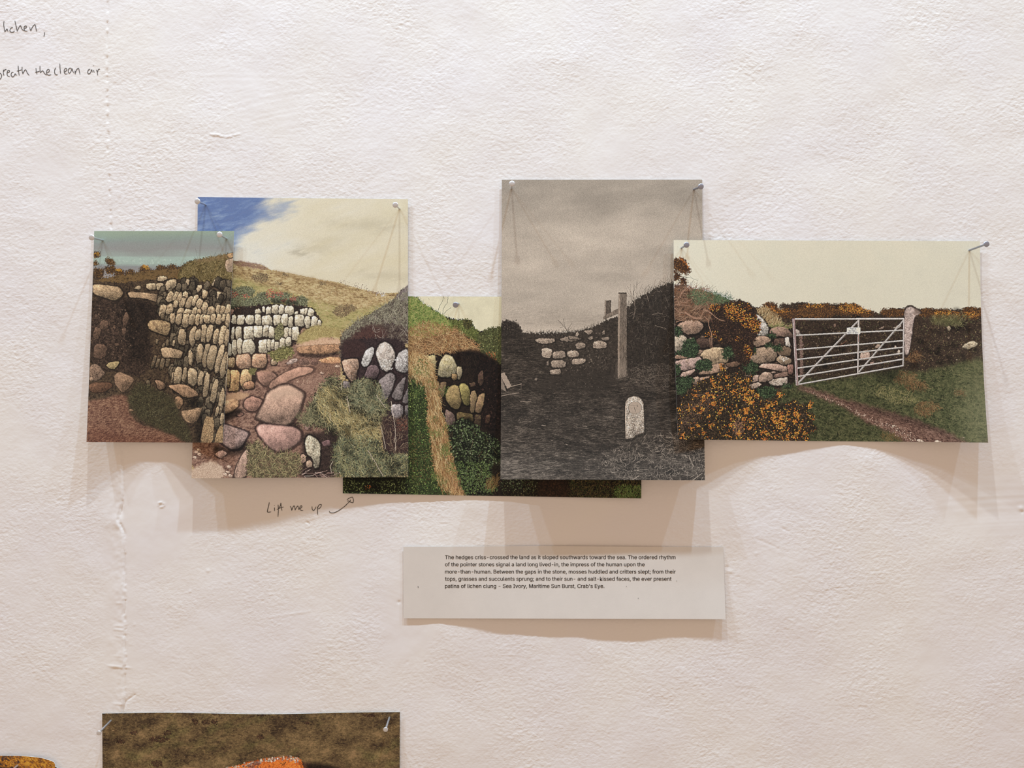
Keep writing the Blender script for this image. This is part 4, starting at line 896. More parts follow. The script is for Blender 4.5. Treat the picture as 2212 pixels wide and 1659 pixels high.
    for k, p, cc in (('H', [(155, 1250), (250, 1195), (360, 1180), (450, 1215), (470, 1280), (400, 1345), (270, 1352)], (160, 128, 108)),
                     ('H', [(110, 1400), (200, 1385), (262, 1420), (255, 1540), (180, 1600), (115, 1580)], (158, 142, 124)),
                     ('H', [(300, 1420), (345, 1410), (350, 1490), (310, 1490)], (140, 118, 104)), ('H', [(410, 1420), (580, 1440), (620, 1490), (520, 1540), (400, 1530)], (70, 52, 44)),
                     ('I', [(440, 300), (500, 240), (640, 200), (730, 205), (790, 270), (800, 360), (740, 395), (610, 415), (500, 365)], (166, 140, 110)),
                     ('I', [(125, 380), (250, 340), (420, 318), (450, 365), (390, 440), (260, 488), (190, 470)], (170, 140, 130)),
                     ('I', [(125, 290), (300, 300), (280, 325), (130, 345)], (150, 116, 96)), ('I', [(405, 260), (440, 215), (480, 230), (440, 290)], (140, 114, 96)),
                     ('I', [(430, 540), (560, 440), (720, 400), (830, 440), (760, 490), (620, 530)], (160, 128, 106)), ('I', [(180, 570), (220, 520), (360, 475), (370, 500), (280, 570)], (176, 144, 130)),
                     ('I', [(330, 610), (400, 570), (440, 600), (420, 680), (350, 660)], (150, 124, 106)), ('I', [(440, 590), (570, 570), (560, 610), (450, 650)], (162, 130, 110)),
                     ('I', [(665, 560), (700, 520), (750, 525), (750, 600), (690, 610)], (168, 154, 144)),
                     ('H', [(1120, 1150), (1220, 1120), (1290, 1190), (1350, 1290), (1330, 1360), (1250, 1392), (1180, 1340)], (206, 198, 188)),
                     ('H', [(1380, 1330), (1440, 1270), (1580, 1280), (1665, 1380), (1640, 1410), (1500, 1385), (1410, 1400)], (136, 108, 94)),
                     ('H', [(1150, 1430), (1220, 1395), (1330, 1400), (1375, 1450), (1290, 1500), (1200, 1525), (1150, 1490)], (152, 124, 104)),
                     ('H', [(1430, 1430), (1560, 1420), (1560, 1520), (1440, 1530)], (76, 58, 50)), ('H', [(1570, 1420), (1620, 1410), (1640, 1530), (1600, 1555), (1580, 1500)], (190, 178, 166)),
                     ('I', [(1130, 240), (1200, 205), (1400, 185), (1445, 230), (1430, 350), (1300, 385), (1130, 380)], (150, 126, 106)),
                     ('I', [(1460, 180), (1550, 170), (1640, 200), (1640, 290), (1500, 300)], (118, 96, 76)), ('I', [(1460, 350), (1510, 300), (1640, 330), (1640, 400), (1540, 420)], (140, 118, 96)),
                     ('I', [(1245, 450), (1300, 405), (1460, 410), (1600, 450), (1610, 500), (1500, 500), (1350, 470)], (176, 144, 128)),
                     ('I', [(960, 580), (1100, 555), (1225, 560), (1235, 620), (1120, 650), (1000, 650)], (172, 144, 130)), ('I', [(1235, 570), (1290, 520), (1380, 525), (1420, 580), (1340, 635), (1235, 640)], (154, 128, 112)),
                     ('I', [(1370, 640), (1500, 590), (1590, 580), (1580, 680), (1460, 690), (1390, 680)], (176, 158, 144)), ('I', [(1440, 540), (1600, 510), (1640, 560), (1520, 580), (1440, 590)], (126, 98, 86)),
                     ('I', [(1100, 690), (1200, 650), (1260, 680), (1180, 730), (1130, 730)], (190, 164, 146)), ('I', [(1600, 420), (1680, 420), (1670, 540), (1620, 540)], (130, 94, 84)),
                     ('I', [(1390, 510), (1440, 500), (1450, 525), (1400, 530)], (164, 136, 120)), ('I', [(800, 400), (930, 370), (1000, 400), (900, 450), (820, 440)], (104, 78, 62))):
        ctr = np.mean(np.array(p), 0)
        c.stone(q(k, [tuple(ctr + (np.array(t_) - ctr) * 1.2) for t_ in p]), cc, tint=((120, 100, 76), .3), **sg)
    c.dabs(I([(1500, 310), (1620, 320), (1620, 360), (1520, 350)]), 30, .6, 1.5, [(214, 202, 190)], .8)
    c.dabs(I([(1400, 620), (1580, 600), (1560, 680), (1400, 680)]), 50, .6, 1.6, [(214, 196, 180)], .7)
    iv = [(62, 82, 52), (44, 60, 38), (84, 104, 68), (34, 44, 30)]
    for k, x, y, w, h in (('H', 160, 1330, 90, 130), ('H', 310, 1560, 200, 230), ('I', 320, 170, 170, 200), ('I', 180, 260, 90, 60), ('I', 490, 420, 220, 150), ('I', 150, 480, 70, 140), ('I', 1120, 460, 190, 170), ('I', 820, 260, 160, 150), ('I', 1140, 230, 90, 120),
                          ('I', 1480, 200, 130, 80), ('I', 240, 700, 220, 240), ('I', 1330, 780, 260, 160), ('I', 1360, 160, 100, 60), ('H', 1400, 1380, 110, 70), ('I', 1600, 700, 120, 60), ('I', 330, 620, 100, 60)):
        c.bush(c.full(c.ell(k, x, y, w, h), 1.8), (30, 33, 24), iv, int(w * h / 75), (.6, 1.5))
    # gorse and roots on top of the hedge
    sc = [(96, 62, 36), (74, 48, 32), (124, 78, 38), (58, 40, 30), (140, 92, 44)]
    c.bush(H([(80, 355), (130, 360), (200, 352), (260, 395), (305, 470), (300, 530), (262, 585), (200, 560), (150, 520), (80, 490)]), (66, 42, 28), sc, 380, (.5, 1.3))
    c.dabs(H([(150, 360), (220, 362), (300, 470), (295, 510), (240, 430)]), 70, .5, 1.1, [(196, 110, 40), (168, 92, 36)], .85)
    c.bush(H([(80, 520), (150, 530), (190, 590), (150, 660), (80, 660)]), (56, 38, 29), sc, 130, (.5, 1.2))
    c.bush(H([(180, 610), (260, 620), (270, 680), (220, 720), (170, 680)]), (56, 38, 29), sc, 110, (.5, 1.2))
    c.line(H([(240, 600), (330, 620), (420, 655)]), (84, 66, 54), 1)
    c.line(H([(290, 570), (350, 630), (430, 632)]), (92, 74, 60), 1)
    c.line(H([(190, 590), (260, 610), (330, 620)]), (70, 54, 46), 2)
    rt = H([(80, 690), (250, 700), (350, 760), (480, 760), (620, 850), (780, 900), (720, 960), (560, 1000), (700, 1080), (600, 1200), (300, 1180), (90, 1180)])
    c.tex(rt, [(60, 42, 34), (92, 66, 50), (120, 88, 66), (140, 108, 82)], 6, 1.5, 2, -20, warp=2)
    c.strokes(rt, 460, 12, -30, 40, [(150, 112, 86), (120, 86, 64), (176, 138, 110), (90, 62, 48), (140, 90, 62)], 1, .9)
    c.strokes(H([(290, 740), (500, 760), (640, 830), (560, 820), (350, 790)]), 46, 13, -50, 30, [(110, 82, 66), (140, 104, 82)], 1, .8)
    for x, y, w, h in ((380, 840, 190, 110), (560, 870, 230, 130), (700, 920, 170, 110), (430, 940, 170, 70), (740, 880, 200, 80)):
        m = c.full(c.ell('H', x, y, w, h), 2)
        c.strokes(m, int(w * h / 130), 8, -20, 50, [(84, 110, 74), (60, 84, 54), (112, 134, 94), (46, 62, 42)], 1, .8)
    c.bush(H([(560, 1000), (760, 960), (850, 950), (890, 920), (960, 900), (1010, 930), (1090, 960), (1150, 1010), (1180, 1100), (1250, 1200), (1240, 1340), (1180, 1400), (1150, 1600), (1080, 1780), (950, 1760), (860, 1500), (700, 1500), (560, 1380), (600, 1200)]),
           (44, 31, 26), [(78, 54, 38), (60, 42, 32), (98, 70, 46), (46, 33, 28), (88, 60, 52)], 2300, (.5, 1.3))
    og = [(222, 132, 44), (198, 106, 36), (232, 154, 60), (176, 90, 38), (236, 142, 52)]
    for x, y, w, h, n in ((640, 1010, 150, 90, 60), (850, 1030, 170, 130, 110), (960, 1110, 300, 150, 170), (1120, 1200, 240, 160, 150), (1190, 1270, 140, 130, 70), (1060, 1560, 100, 90, 26), (560, 1370, 110, 90, 26), (690, 1430, 50, 60, 12), (640, 1340, 70, 50, 12), (1100, 1620, 80, 130, 26), (950, 1430, 60, 80, 12), (990, 1000, 260, 90, 40)):
        c.dabs(c.full(c.ell('H', x, y, w, h), 2), n, .5, 1.25, og, .9, asp=1.3)
    for p, w in (([(100, 1010), (160, 1070), (250, 1085), (330, 1120), (400, 1150), (450, 1140), (480, 1080), (520, 1045), (580, 1070), (640, 1130), (700, 1170), (770, 1190)], 3), ([(245, 1070), (300, 1110), (360, 1150), (460, 1150)], 6), ([(500, 1130), (560, 1180), (560, 1250), (590, 1340), (600, 1450), (602, 1590)], 3),
                 ([(120, 1200), (190, 1180), (270, 1140)], 3), ([(105, 900), (170, 870), (200, 800), (310, 720)], 3), ([(110, 930), (250, 940), (330, 900)], 3), ([(570, 1420), (575, 1540)], 2), ([(110, 970), (200, 975), (300, 980)], 3), ([(480, 1040), (540, 1045), (600, 1100)], 4), ([(180, 870), (190, 830), (250, 770)], 3)):
        c.line(H(p), (164, 122, 98), w, .85, .35)
    c.bush(c.full(c.ell('H', 1380, 1020, 210, 160), 1.6), (72, 48, 32), sc, 260, (.5, 1.2))
    c.dabs(H([(1290, 980), (1440, 990), (1490, 1080), (1440, 1080)]), 40, .5, 1.1, [(206, 126, 44), (176, 104, 40)], .85)
    gs = H([(1180, 1060), (1260, 1020), (1400, 1100), (1480, 1180), (1520, 1260), (1360, 1260), (1300, 1180)])
    c.strokes(gs, 420, 9, -65, 28, [(196, 162, 112), (166, 132, 86), (212, 182, 134), (120, 92, 58)], 1, .5)
    c.strokes(H([(1340, 1230), (1680, 1240), (1680, 1280), (1340, 1270)]), 130, 6, -30, 40, [(150, 150, 90), (178, 152, 108), (112, 120, 66)], 1)
    c.stone(H([(1700, 1290), (1760, 1310), (1790, 1370), (1730, 1390)]), (176, 160, 150))
    # gate
    gp = c.full(J([(-470, 1180), (1000, 1180), (985, 1780), (-400, 2040)]))
    c.im[gp] *= .92
    c.tex(H([(1760, 1390), (1805, 1390), (1810, 1990), (1770, 1990)]), [(96, 70, 62), (150, 116, 104), (176, 148, 134)], 4, 1.4, alpha=.75)
    W = (206, 197, 190)
    L = [(1717, 689.6), (1720, 724.6), (1720, 755.5), (1720, 777), (1721, 795.7), (1722, 813.6), (1722, 831)]
    R = [(1953, 688.8), (1953, 713.2), (1952, 736), (1951, 750.1), (1951, 763), (1951, 776), (1951, 790)]
    c.bar((1723, 829), (1855, 692), 3.6, (186, 176, 172))
    c.bar((1855, 804), (1952, 692), 3.4, (186, 178, 172))
    for i, (a, b) in enumerate(zip(L, R)):
        c.bar(a, b, 3.8 if i == 0 else 3.0, W, 1.1, .62)
    c.bar((1714, 688), (1722, 833), 5.4, (150, 124, 122), 1.2, .9)
    c.bar((1713, 690), (1720, 832), 1.6, (194, 180, 176), 1.1, 1)
    c.bar((1855, 690), (1853, 806), 3.2, (196, 184, 178), 1.1, .8)
    c.bar((1952.5, 688), (1951, 791), 2.8, (188, 178, 174), 1.1, .8)
    c.line([(1829, 736), (1812, 748)], (150, 84, 60), 2, .6)
    c.line([(1854.5, 724), (1854, 738)], (156, 88, 62), 3, .7)
    c.line([(1717, 691), (1740, 691.5)], (150, 100, 86), 2, .5)
    # small notice on the gate
    c.tex([(1829.5, 707.8), (1858.6, 707.4), (1858.2, 721.4), (1829.2, 721.8)], [(226, 218, 204), (234, 228, 214)], 5, smooth=0, warp=0)
    for txt, y, x, sc_ in (('PRIVATE', 708.9, 1836.3, .42), ('"NO PUBLIC"', 713.1, 1833.2, .42), ('RIGHT OF WAY', 717.3, 1830.6, .44)):
        for ch in txt:
            for st in GLYPH[ch]:
                c.line([(x + u * sc_, y + v * .5) for u, v in st], (48, 38, 34), 1, .95)
            x += (1.6 if ch in 'I"' else 3.0 if ch == ' ' else 5.2) * sc_
    # big gorse bush in front
    gb = I([(60, 1500), (60, 1060), (150, 1000), (210, 830), (330, 700), (450, 620), (600, 570), (680, 560), (740, 380), (790, 480), (900, 560), (990, 430), (1015, 560), (1180, 545), (1100, 700), (1200, 780), (1260, 870), (1380, 890), (1490, 770), (1555, 820), (1450, 950), (1600, 930), (1720, 870), (1760, 960),
            (1940, 910), (1930, 960), (1840, 1040), (1995, 1080), (1930, 1150), (1960, 1220), (2015, 1280), (1900, 1310), (1880, 1500)])
    m = c.bush(gb, (44, 35, 27), [(72, 58, 42), (56, 45, 34), (94, 76, 54), (40, 32, 26), (84, 76, 48), (104, 82, 66)], 4200, (.5, 1.2), stems=[(120, 92, 66), (86, 66, 50)])
    c.strokes(I([(160, 1050), (480, 760), (700, 800), (500, 1100), (180, 1350)]), 300, 7, -60, 50, [(112, 84, 68), (84, 62, 52), (130, 100, 80)], 1)
    c.strokes(I([(860, 1180), (1010, 1150), (1010, 1380), (880, 1380)]), 70, 10, -70, 25, [(176, 126, 96), (140, 100, 76)], 1)
    dens = blur(m.astype(np.float32), 3) * (.25 + sstep(-.1, 1.2, c.n(13, 1.8)) * .75) * (.35 + .65 * sstep(1500, 1620, c.X + (860 - c.Y) * .5))
    mk = m & (c.r.random(m.shape) < dens)
    c.dabs(mk, 1050, .6, 1.6, og + [(240, 172, 78), (228, 150, 54)], .92, .1, 1.35)
    px, py = c.pick(mk, 110)
    for x, y in zip(px, py):
        c.dabs(c.full(c.ell(None, x, y, 9, 8), .6), 13, .6, 1.5, og, .95, .1, 1.3)
    c.dabs(I([(1470, 760), (1550, 790), (1530, 860), (1470, 850)]), 30, .6, 1.5, og, .95)
    c.dabs(I([(170, 1310), (240, 1320), (250, 1400), (190, 1400)]), 14, .8, 1.7, [(238, 140, 60), (220, 120, 50)], .95)
    hz = (.28 * sstep(2030, 2140, c.X) * sstep(700, 860, c.Y))[..., None]      # pale corner of the print
    c.im = c.im * (1 - hz) + col((150, 142, 112)) * hz
    c.grain(.025)
    return c
def paint_moor():
    """dull brown moorland with an orange lichened rock"""
    c = Cv(216, 1532, 870, 1980, 66)
    M = lambda p: q('M', p)
    t = .48 + .13 * c.n(7, 1.4, 1.6, 0) + .13 * c.n(60, 2.2, 1.8, -8)
    t = t - .2 * sstep(330, 216, c.X) * .7 - .18 * sstep(830, 880, c.X)
    c.im = c.ramp(np.clip(t, 0, 1), [(50, 38, 28), (74, 60, 40), (96, 80, 52), (116, 98, 64), (136, 112, 76)])
    gm = np.clip(.5 * c.n(50, 2.2, 2, -20), 0, 1)[..., None]
    c.im = c.im * (1 - .5 * gm) + c.im * np.array([.86, 1.04, .86], np.float32) * .5 * gm
    al = np.ones((c.H, c.W), bool)
    c.strokes(al, 2600, 4, 0, 60, [(124, 104, 68), (80, 66, 42), (142, 118, 82), (60, 48, 34)], 1, .8, .5)
    for x, y, w, h in ((-80, 300, 60, 26), (30, 290, 90, 40), (110, 280, 60, 50), (590, 440, 70, 40), (130, 200, 70, 30), (-720, 400, 80, 40), (-470, 470, 200, 50), (-100, 270, 60, 30), (-860, 490, 80, 40), (-380, 400, 90, 30), (-490, 720, 120, 60), (1080, 300, 80, 16), (-700, 130, 120, 40), (620, 215, 130, 20), (1720, 215, 120, 26)):
        c.dabs(c.full(c.ell('M', x, y, w, h), 1.5), int(w * h / 40), .6, 1.6, [(52, 34, 26), (40, 27, 22), (70, 46, 34)], .75)
    c.dabs(al, 500, .4, .9, [(156, 132, 92), (170, 142, 104), (124, 84, 60)], .6)
    low = [(200, 1668), (330, 1672), (480, 1662), (560, 1655), (660, 1646), (740, 1660), (880, 1668), (900, 2000), (200, 2000)]
    c.tex(low, [(44, 30, 24), (70, 48, 36), (96, 66, 46)], 8, 1.5, smooth=0, warp=3, soft=2)
    rock = M([(225, 800), (250, 765), (370, 730), (520, 690), (640, 662), (760, 652), (850, 645), (1000, 656), (1050, 765), (1100, 1000), (1200, 1500), (900, 1900), (400, 1900), (-300, 1500), (0, 1000)])
    c.stone(rock, (212, 106, 36), dome=.15, mott=.2, wl=6, warp=1, smooth=1, tint=((150, 70, 30), .6), edge=.2)
    c.dabs(M([(380, 735), (640, 665), (860, 650), (1010, 660), (1000, 700), (850, 680), (640, 700), (420, 760)]), 170, .8, 2.4, [(196, 184, 166), (150, 132, 120), (206, 198, 180), (120, 92, 84)], .85)
    c.dabs(M([(430, 760), (520, 710), (600, 700), (540, 790), (440, 800)]), 90, .8, 2.2, [(108, 70, 58), (84, 56, 50), (140, 96, 70)], .8)
    c.dabs(M([(230, 765), (350, 750), (350, 800), (230, 800)]), 40, .8, 2.4, [(190, 180, 160), (160, 146, 126)], .85)
    c.dabs(M([(800, 700), (850, 700), (850, 740), (800, 740)]), 14, .6, 1.4, [(96, 50, 30)], .85)
    c.shade(M([(1060, 710), (1300, 730), (1420, 765), (1420, 900), (1080, 900)]), .5, 4)
    c.grain(.03)
    return c


def paint_lichen():
    """grey rock thick with yellow and orange lichen"""
    c = Cv(-260, 1634, 150, 1960, 77)
    t = .45 + .2 * c.n(8, 1.6, 2.2, 30) + .12 * c.n(30, 2) + .25 * sstep(10, 60, c.X)
    c.im = c.ramp(np.clip(t, 0, 1), [(58, 42, 40), (92, 62, 44), (150, 90, 30), (196, 124, 30), (214, 152, 44)])
    al = np.ones((c.H, c.W), bool)
    c.dabs(al & (c.X > 20), 1600, .6, 2.0, [(206, 140, 36), (176, 92, 26), (226, 168, 56), (140, 72, 28), (120, 84, 60)], .75, asp=1.8)
    c.dabs(al & (c.X < 34), 1500, .6, 2.2, [(84, 66, 64), (66, 50, 50), (110, 84, 60), (160, 104, 40)], .75, asp=1.6)
    c.strokes(al, 900, 4, -50, 20, [(226, 170, 70), (96, 56, 36), (160, 96, 36)], 1, .4, .6)
    c.grain(.03)
    return c
# ---------------------------------------------------------------------------
# materials
# ---------------------------------------------------------------------------
def new_mat(name, rough=.6, base=(.8, .8, .8), metal=0.0, spec=.3):
    m = bpy.data.materials.new(name)
    m.use_nodes = True
    b = m.node_tree.nodes['Principled BSDF']
    b.inputs['Base Color'].default_value = (*base, 1)
    b.inputs['Roughness'].default_value = rough
    b.inputs['Metallic'].default_value = metal
    b.inputs['Specular IOR Level'].default_value = spec
    return m, m.node_tree, b


def noise_bump(nt, b, scale, strength, dist, detail=4):
    tc = nt.nodes.new('ShaderNodeTexCoord')
    nz = nt.nodes.new('ShaderNodeTexNoise')
    nz.inputs['Scale'].default_value = scale
    nz.inputs['Detail'].default_value = detail
    bp = nt.nodes.new('ShaderNodeBump')
    bp.inputs['Strength'].default_value = strength
    bp.inputs['Distance'].default_value = dist
    nt.links.new(tc.outputs['Object'], nz.inputs['Vector'])
    nt.links.new(nz.outputs['Fac'], bp.inputs['Height'])
    nt.links.new(bp.outputs['Normal'], b.inputs['Normal'])
    return tc, nz


def wall_mat():
    m, nt, b = new_mat('white_painted_plaster', .85, (.8, .77, .74), 0, .12)
    tc, nz = noise_bump(nt, b, 800, 1.0, .00019, 2.5)
    mp = nt.nodes.new('ShaderNodeMapping')            # grain drawn out sideways, weaker where the plaster is smooth
    mp.inputs['Scale'].default_value = (.68, 1, 1)
    mp.inputs['Rotation'].default_value = (0, math.radians(8), 0)
    nt.links.new(tc.outputs['Object'], mp.inputs['Vector'])
    nt.links.new(mp.outputs['Vector'], nz.inputs['Vector'])
    at = nt.nodes.new('ShaderNodeAttribute')
    at.attribute_name = 'rough'
    mu = nt.nodes.new('ShaderNodeMath')
    mu.operation = 'MULTIPLY'
    nt.links.new(nz.outputs['Fac'], mu.inputs[0])
    nt.links.new(at.outputs['Fac'], mu.inputs[1])
    bpn = [n_ for n_ in nt.nodes if n_.type == 'BUMP'][0]
    nt.links.new(mu.outputs[0], bpn.inputs['Height'])
    n2 = nt.nodes.new('ShaderNodeTexNoise')
    n2.inputs['Scale'].default_value = 14
    n2.inputs['Detail'].default_value = 5
    rp = nt.nodes.new('ShaderNodeValToRGB')
    rp.color_ramp.elements[0].position = .36
    rp.color_ramp.elements[0].color = (.815, .782, .782, 1)
    rp.color_ramp.elements[1].position = .64
    rp.color_ramp.elements[1].color = (.832, .797, .766, 1)
    nt.links.new(tc.outputs['Object'], n2.inputs['Vector'])
    nt.links.new(n2.outputs['Fac'], rp.inputs['Fac'])
    nt.links.new(rp.outputs['Color'], b.inputs['Base Color'])
    return m


def paper_mat(name, base, rough=.75):
    m, nt, b = new_mat(name, rough, base, 0, .15)
    tc, nz = noise_bump(nt, b, 1800, .25, .00008)
    n2 = nt.nodes.new('ShaderNodeTexNoise')
    n2.inputs['Scale'].default_value = 45
    n2.inputs['Detail'].default_value = 7
    n2.inputs['Roughness'].default_value = .75
    rp = nt.nodes.new('ShaderNodeValToRGB')
    rp.color_ramp.elements[0].position, rp.color_ramp.elements[1].position = .3, .7
    rp.color_ramp.elements[0].color = tuple(v * .965 for v in base) + (1,)
    rp.color_ramp.elements[1].color = tuple(v * 1.03 for v in base) + (1,)
    nt.links.new(tc.outputs['Object'], n2.inputs['Vector'])
    nt.links.new(n2.outputs['Fac'], rp.inputs['Fac'])
    nt.links.new(rp.outputs['Color'], b.inputs['Base Color'])
    return m


def print_mat(name, cv, gain):
    """matt paper carrying a drawn picture"""
    m, nt, b = new_mat(name, .7, (.8, .8, .8), 0, .18)
    noise_bump(nt, b, 1800, .25, .00008)
    a = np.clip(cv.im, 0, 1)
    lin = np.where(a <= .04045, a / 12.92, ((a + .055) / 1.055) ** 2.4)
    lin = np.clip(lin * np.array(gain, np.float32), 0.004, .9)
    px = np.ones((cv.H, cv.W, 4), np.float32)
    px[..., :3] = lin[::-1]
    im = bpy.data.images.new(name, cv.W, cv.H, alpha=False, float_buffer=True)
    im.pixels.foreach_set(px.ravel())
    im.update()
    im.pack()
    t = nt.nodes.new('ShaderNodeTexImage')
    t.image = im
    t.interpolation = 'Linear'
    t.extension = 'EXTEND'
    uv = nt.nodes.new('ShaderNodeUVMap')
    uv.uv_map = 'picture'
    nt.links.new(uv.outputs['UV'], t.inputs['Vector'])
    nt.links.new(t.outputs['Color'], b.inputs['Base Color'])
    return m


# ---------------------------------------------------------------------------
# helpers
# ---------------------------------------------------------------------------
def wpos(px, py, d=0.0):
    """layout point standing d metres off the wall -> world"""
    k = (D - d) / D / S
    return ((px - CX) * k, -d, (CY - py) * k)


def mesh_obj(name, verts, faces, mat, parent=None, smooth=True):
    me = bpy.data.meshes.new(name)
    me.from_pydata([tuple(map(float, v)) for v in verts], [], faces)
    for m in (mat if isinstance(mat, (list, tuple)) else [mat]):
        me.materials.append(m)
    if smooth:
        me.polygons.foreach_set('use_smooth', [True] * len(me.polygons))
    me.update()
    o = bpy.data.objects.new(name, me)
    COL.objects.link(o)
    if parent is not None:
        o.parent = parent
        o.matrix_parent_inverse = parent.matrix_world.inverted()
    return o


def empty(name, loc):
    o = bpy.data.objects.new(name, None)
    o.empty_display_size = .01
    o.location = loc
    COL.objects.link(o)
    o.matrix_world = Matrix.Translation(loc)
    return o


def tag(o, label=None, cat=None, group=None, kind=None):
    for k, v in (('label', label), ('category', cat), ('group', group), ('kind', kind)):
        if v:
            o[k] = v
    return o


def cubic(ctrl, us, vs_):
    """smooth surface through a small table of values (rows = v, columns = u)"""
    def spline(t, k, y):
        k = np.asarray(k, float)
        y = np.asarray(y, float)
        m = np.gradient(y, k, axis=0)
        i = np.clip(np.searchsorted(k, t, 'right') - 1, 0, len(k) - 2)
        h = (k[i + 1] - k[i])
        s = (t - k[i]) / h
        sh = (slice(None),) + (None,) * (y.ndim - 1)
        s, h = s[sh], h[sh]
        return ((2 * s ** 3 - 3 * s ** 2 + 1) * y[i] + (s ** 3 - 2 * s ** 2 + s) * h * m[i]
                + (-2 * s ** 3 + 3 * s ** 2) * y[i + 1] + (s ** 3 - s ** 2) * h * m[i + 1])
    ku, kv, tab = ctrl
    rows = spline(np.asarray(vs_, float), kv, np.asarray(tab, float))
    return spline(np.asarray(us, float), ku, rows.T).T


class Sheet:
    """a sheet of paper standing a little off the wall"""
    def __init__(s, corners, ctrl, vexp=1.0, wave=None):
        s.c = [np.array(p, float) for p in corners]     # TL TR BR BL
        s.ctrl, s.vexp, s.wave = ctrl, vexp, wave

    def pix(s, u, v):
        tl, tr, br, bl = s.c
        w = v ** s.vexp
        x = (tl[0] * (1 - u) + tr[0] * u) + w * ((bl[0] * (1 - u) + br[0] * u) - (tl[0] * (1 - u) + tr[0] * u))
        y = (tl[1] * (1 - v) + bl[1] * v) * (1 - u) + (tr[1] * (1 - v) + br[1] * v) * u
        if s.wave:
            y = y + s.wave(u) * (1 - v)
        return x, y

    def depth(s, us, vs_):
        return np.maximum(cubic(s.ctrl, us, vs_), .7) * .001

    def depth_at(s, px, py):
        tl, tr, br, bl = s.c
        v = np.clip((py - tl[1]) / (bl[1] - tl[1]), 0, 1)
        u = np.clip((px - tl[0]) / (tr[0] - tl[0]), 0, 1)
        return np.array([float(s.depth(np.array([a]), np.array([b]))[0, 0]) for a, b in zip(np.atleast_1d(u), np.atleast_1d(v))])

    def build(s, name, mats, cv=None, nu=56, nv=56, th=.00022, mask=None):
        us, vv = np.linspace(0, 1, nu), np.linspace(0, 1, nv)
        U, V = np.meshgrid(us, vv)
        X, Y = s.pix(U, V)
        Dp = s.depth(us, vv)
        k = (D - Dp) / D / S
        front = np.stack([(X - CX) * k, -Dp, (CY - Y) * k], -1).reshape(-1, 3)
        back = front + np.array([0, th, 0])
        n = nu * nv
        idx = np.arange(n).reshape(nv, nu)
        f = []
        for j in range(nv - 1):
            for i in range(nu - 1):
                a, b, c_, d = idx[j, i], idx[j, i + 1], idx[j + 1, i + 1], idx[j + 1, i]
                f.append((a, d, c_, b))
        nf = len(f)
        f += [tuple(q_ + n for q_ in reversed(t)) for t in f[:nf]]
        ring = list(idx[0, :]) + list(idx[1:, -1]) + list(idx[-1, -2::-1]) + list(idx[-2:0:-1, 0])
        nr = len(ring)
        for a in range(nr):
            b = (a + 1) % nr
            f.append((2 * n + a, 2 * n + b, 2 * n + nr + b, 2 * n + nr + a))
        ring = np.array(ring)
        o = mesh_obj(name, np.concatenate([front, back, front[ring], back[ring]]), [tuple(int(i) for i in t) for t in f], mats)
        me = o.data
        mi = np.zeros(len(f), np.int32)
        mi[nf:] = 1
        me.polygons.foreach_set('material_index', mi)
        sm = np.ones(len(f), bool)
        sm[2 * nf:] = False
        me.polygons.foreach_set('use_smooth', sm)
        if cv is not None:
            uv = me.uv_layers.new(name='picture')
            li = np.zeros(len(me.loops), np.int32)
            me.loops.foreach_get('vertex_index', li)
            li = np.where(li < 2 * n, li % n, ring[(li - 2 * n) % nr])
            uvs = np.stack([(X.ravel()[li] - cv.x0) * SS / cv.W, 1 - (Y.ravel()[li] - cv.y0) * SS / cv.H], -1)
            uv.data.foreach_set('uv', uvs.astype(np.float32).ravel())
        me.update()
        return o


# ---------------------------------------------------------------------------
# the wall: trowelled, painted plaster with a filled seam on the left
# ---------------------------------------------------------------------------
CELL = .00066
gx = np.arange(-.372, .3721, CELL)
gz = np.arange(-.285, .2851, CELL)


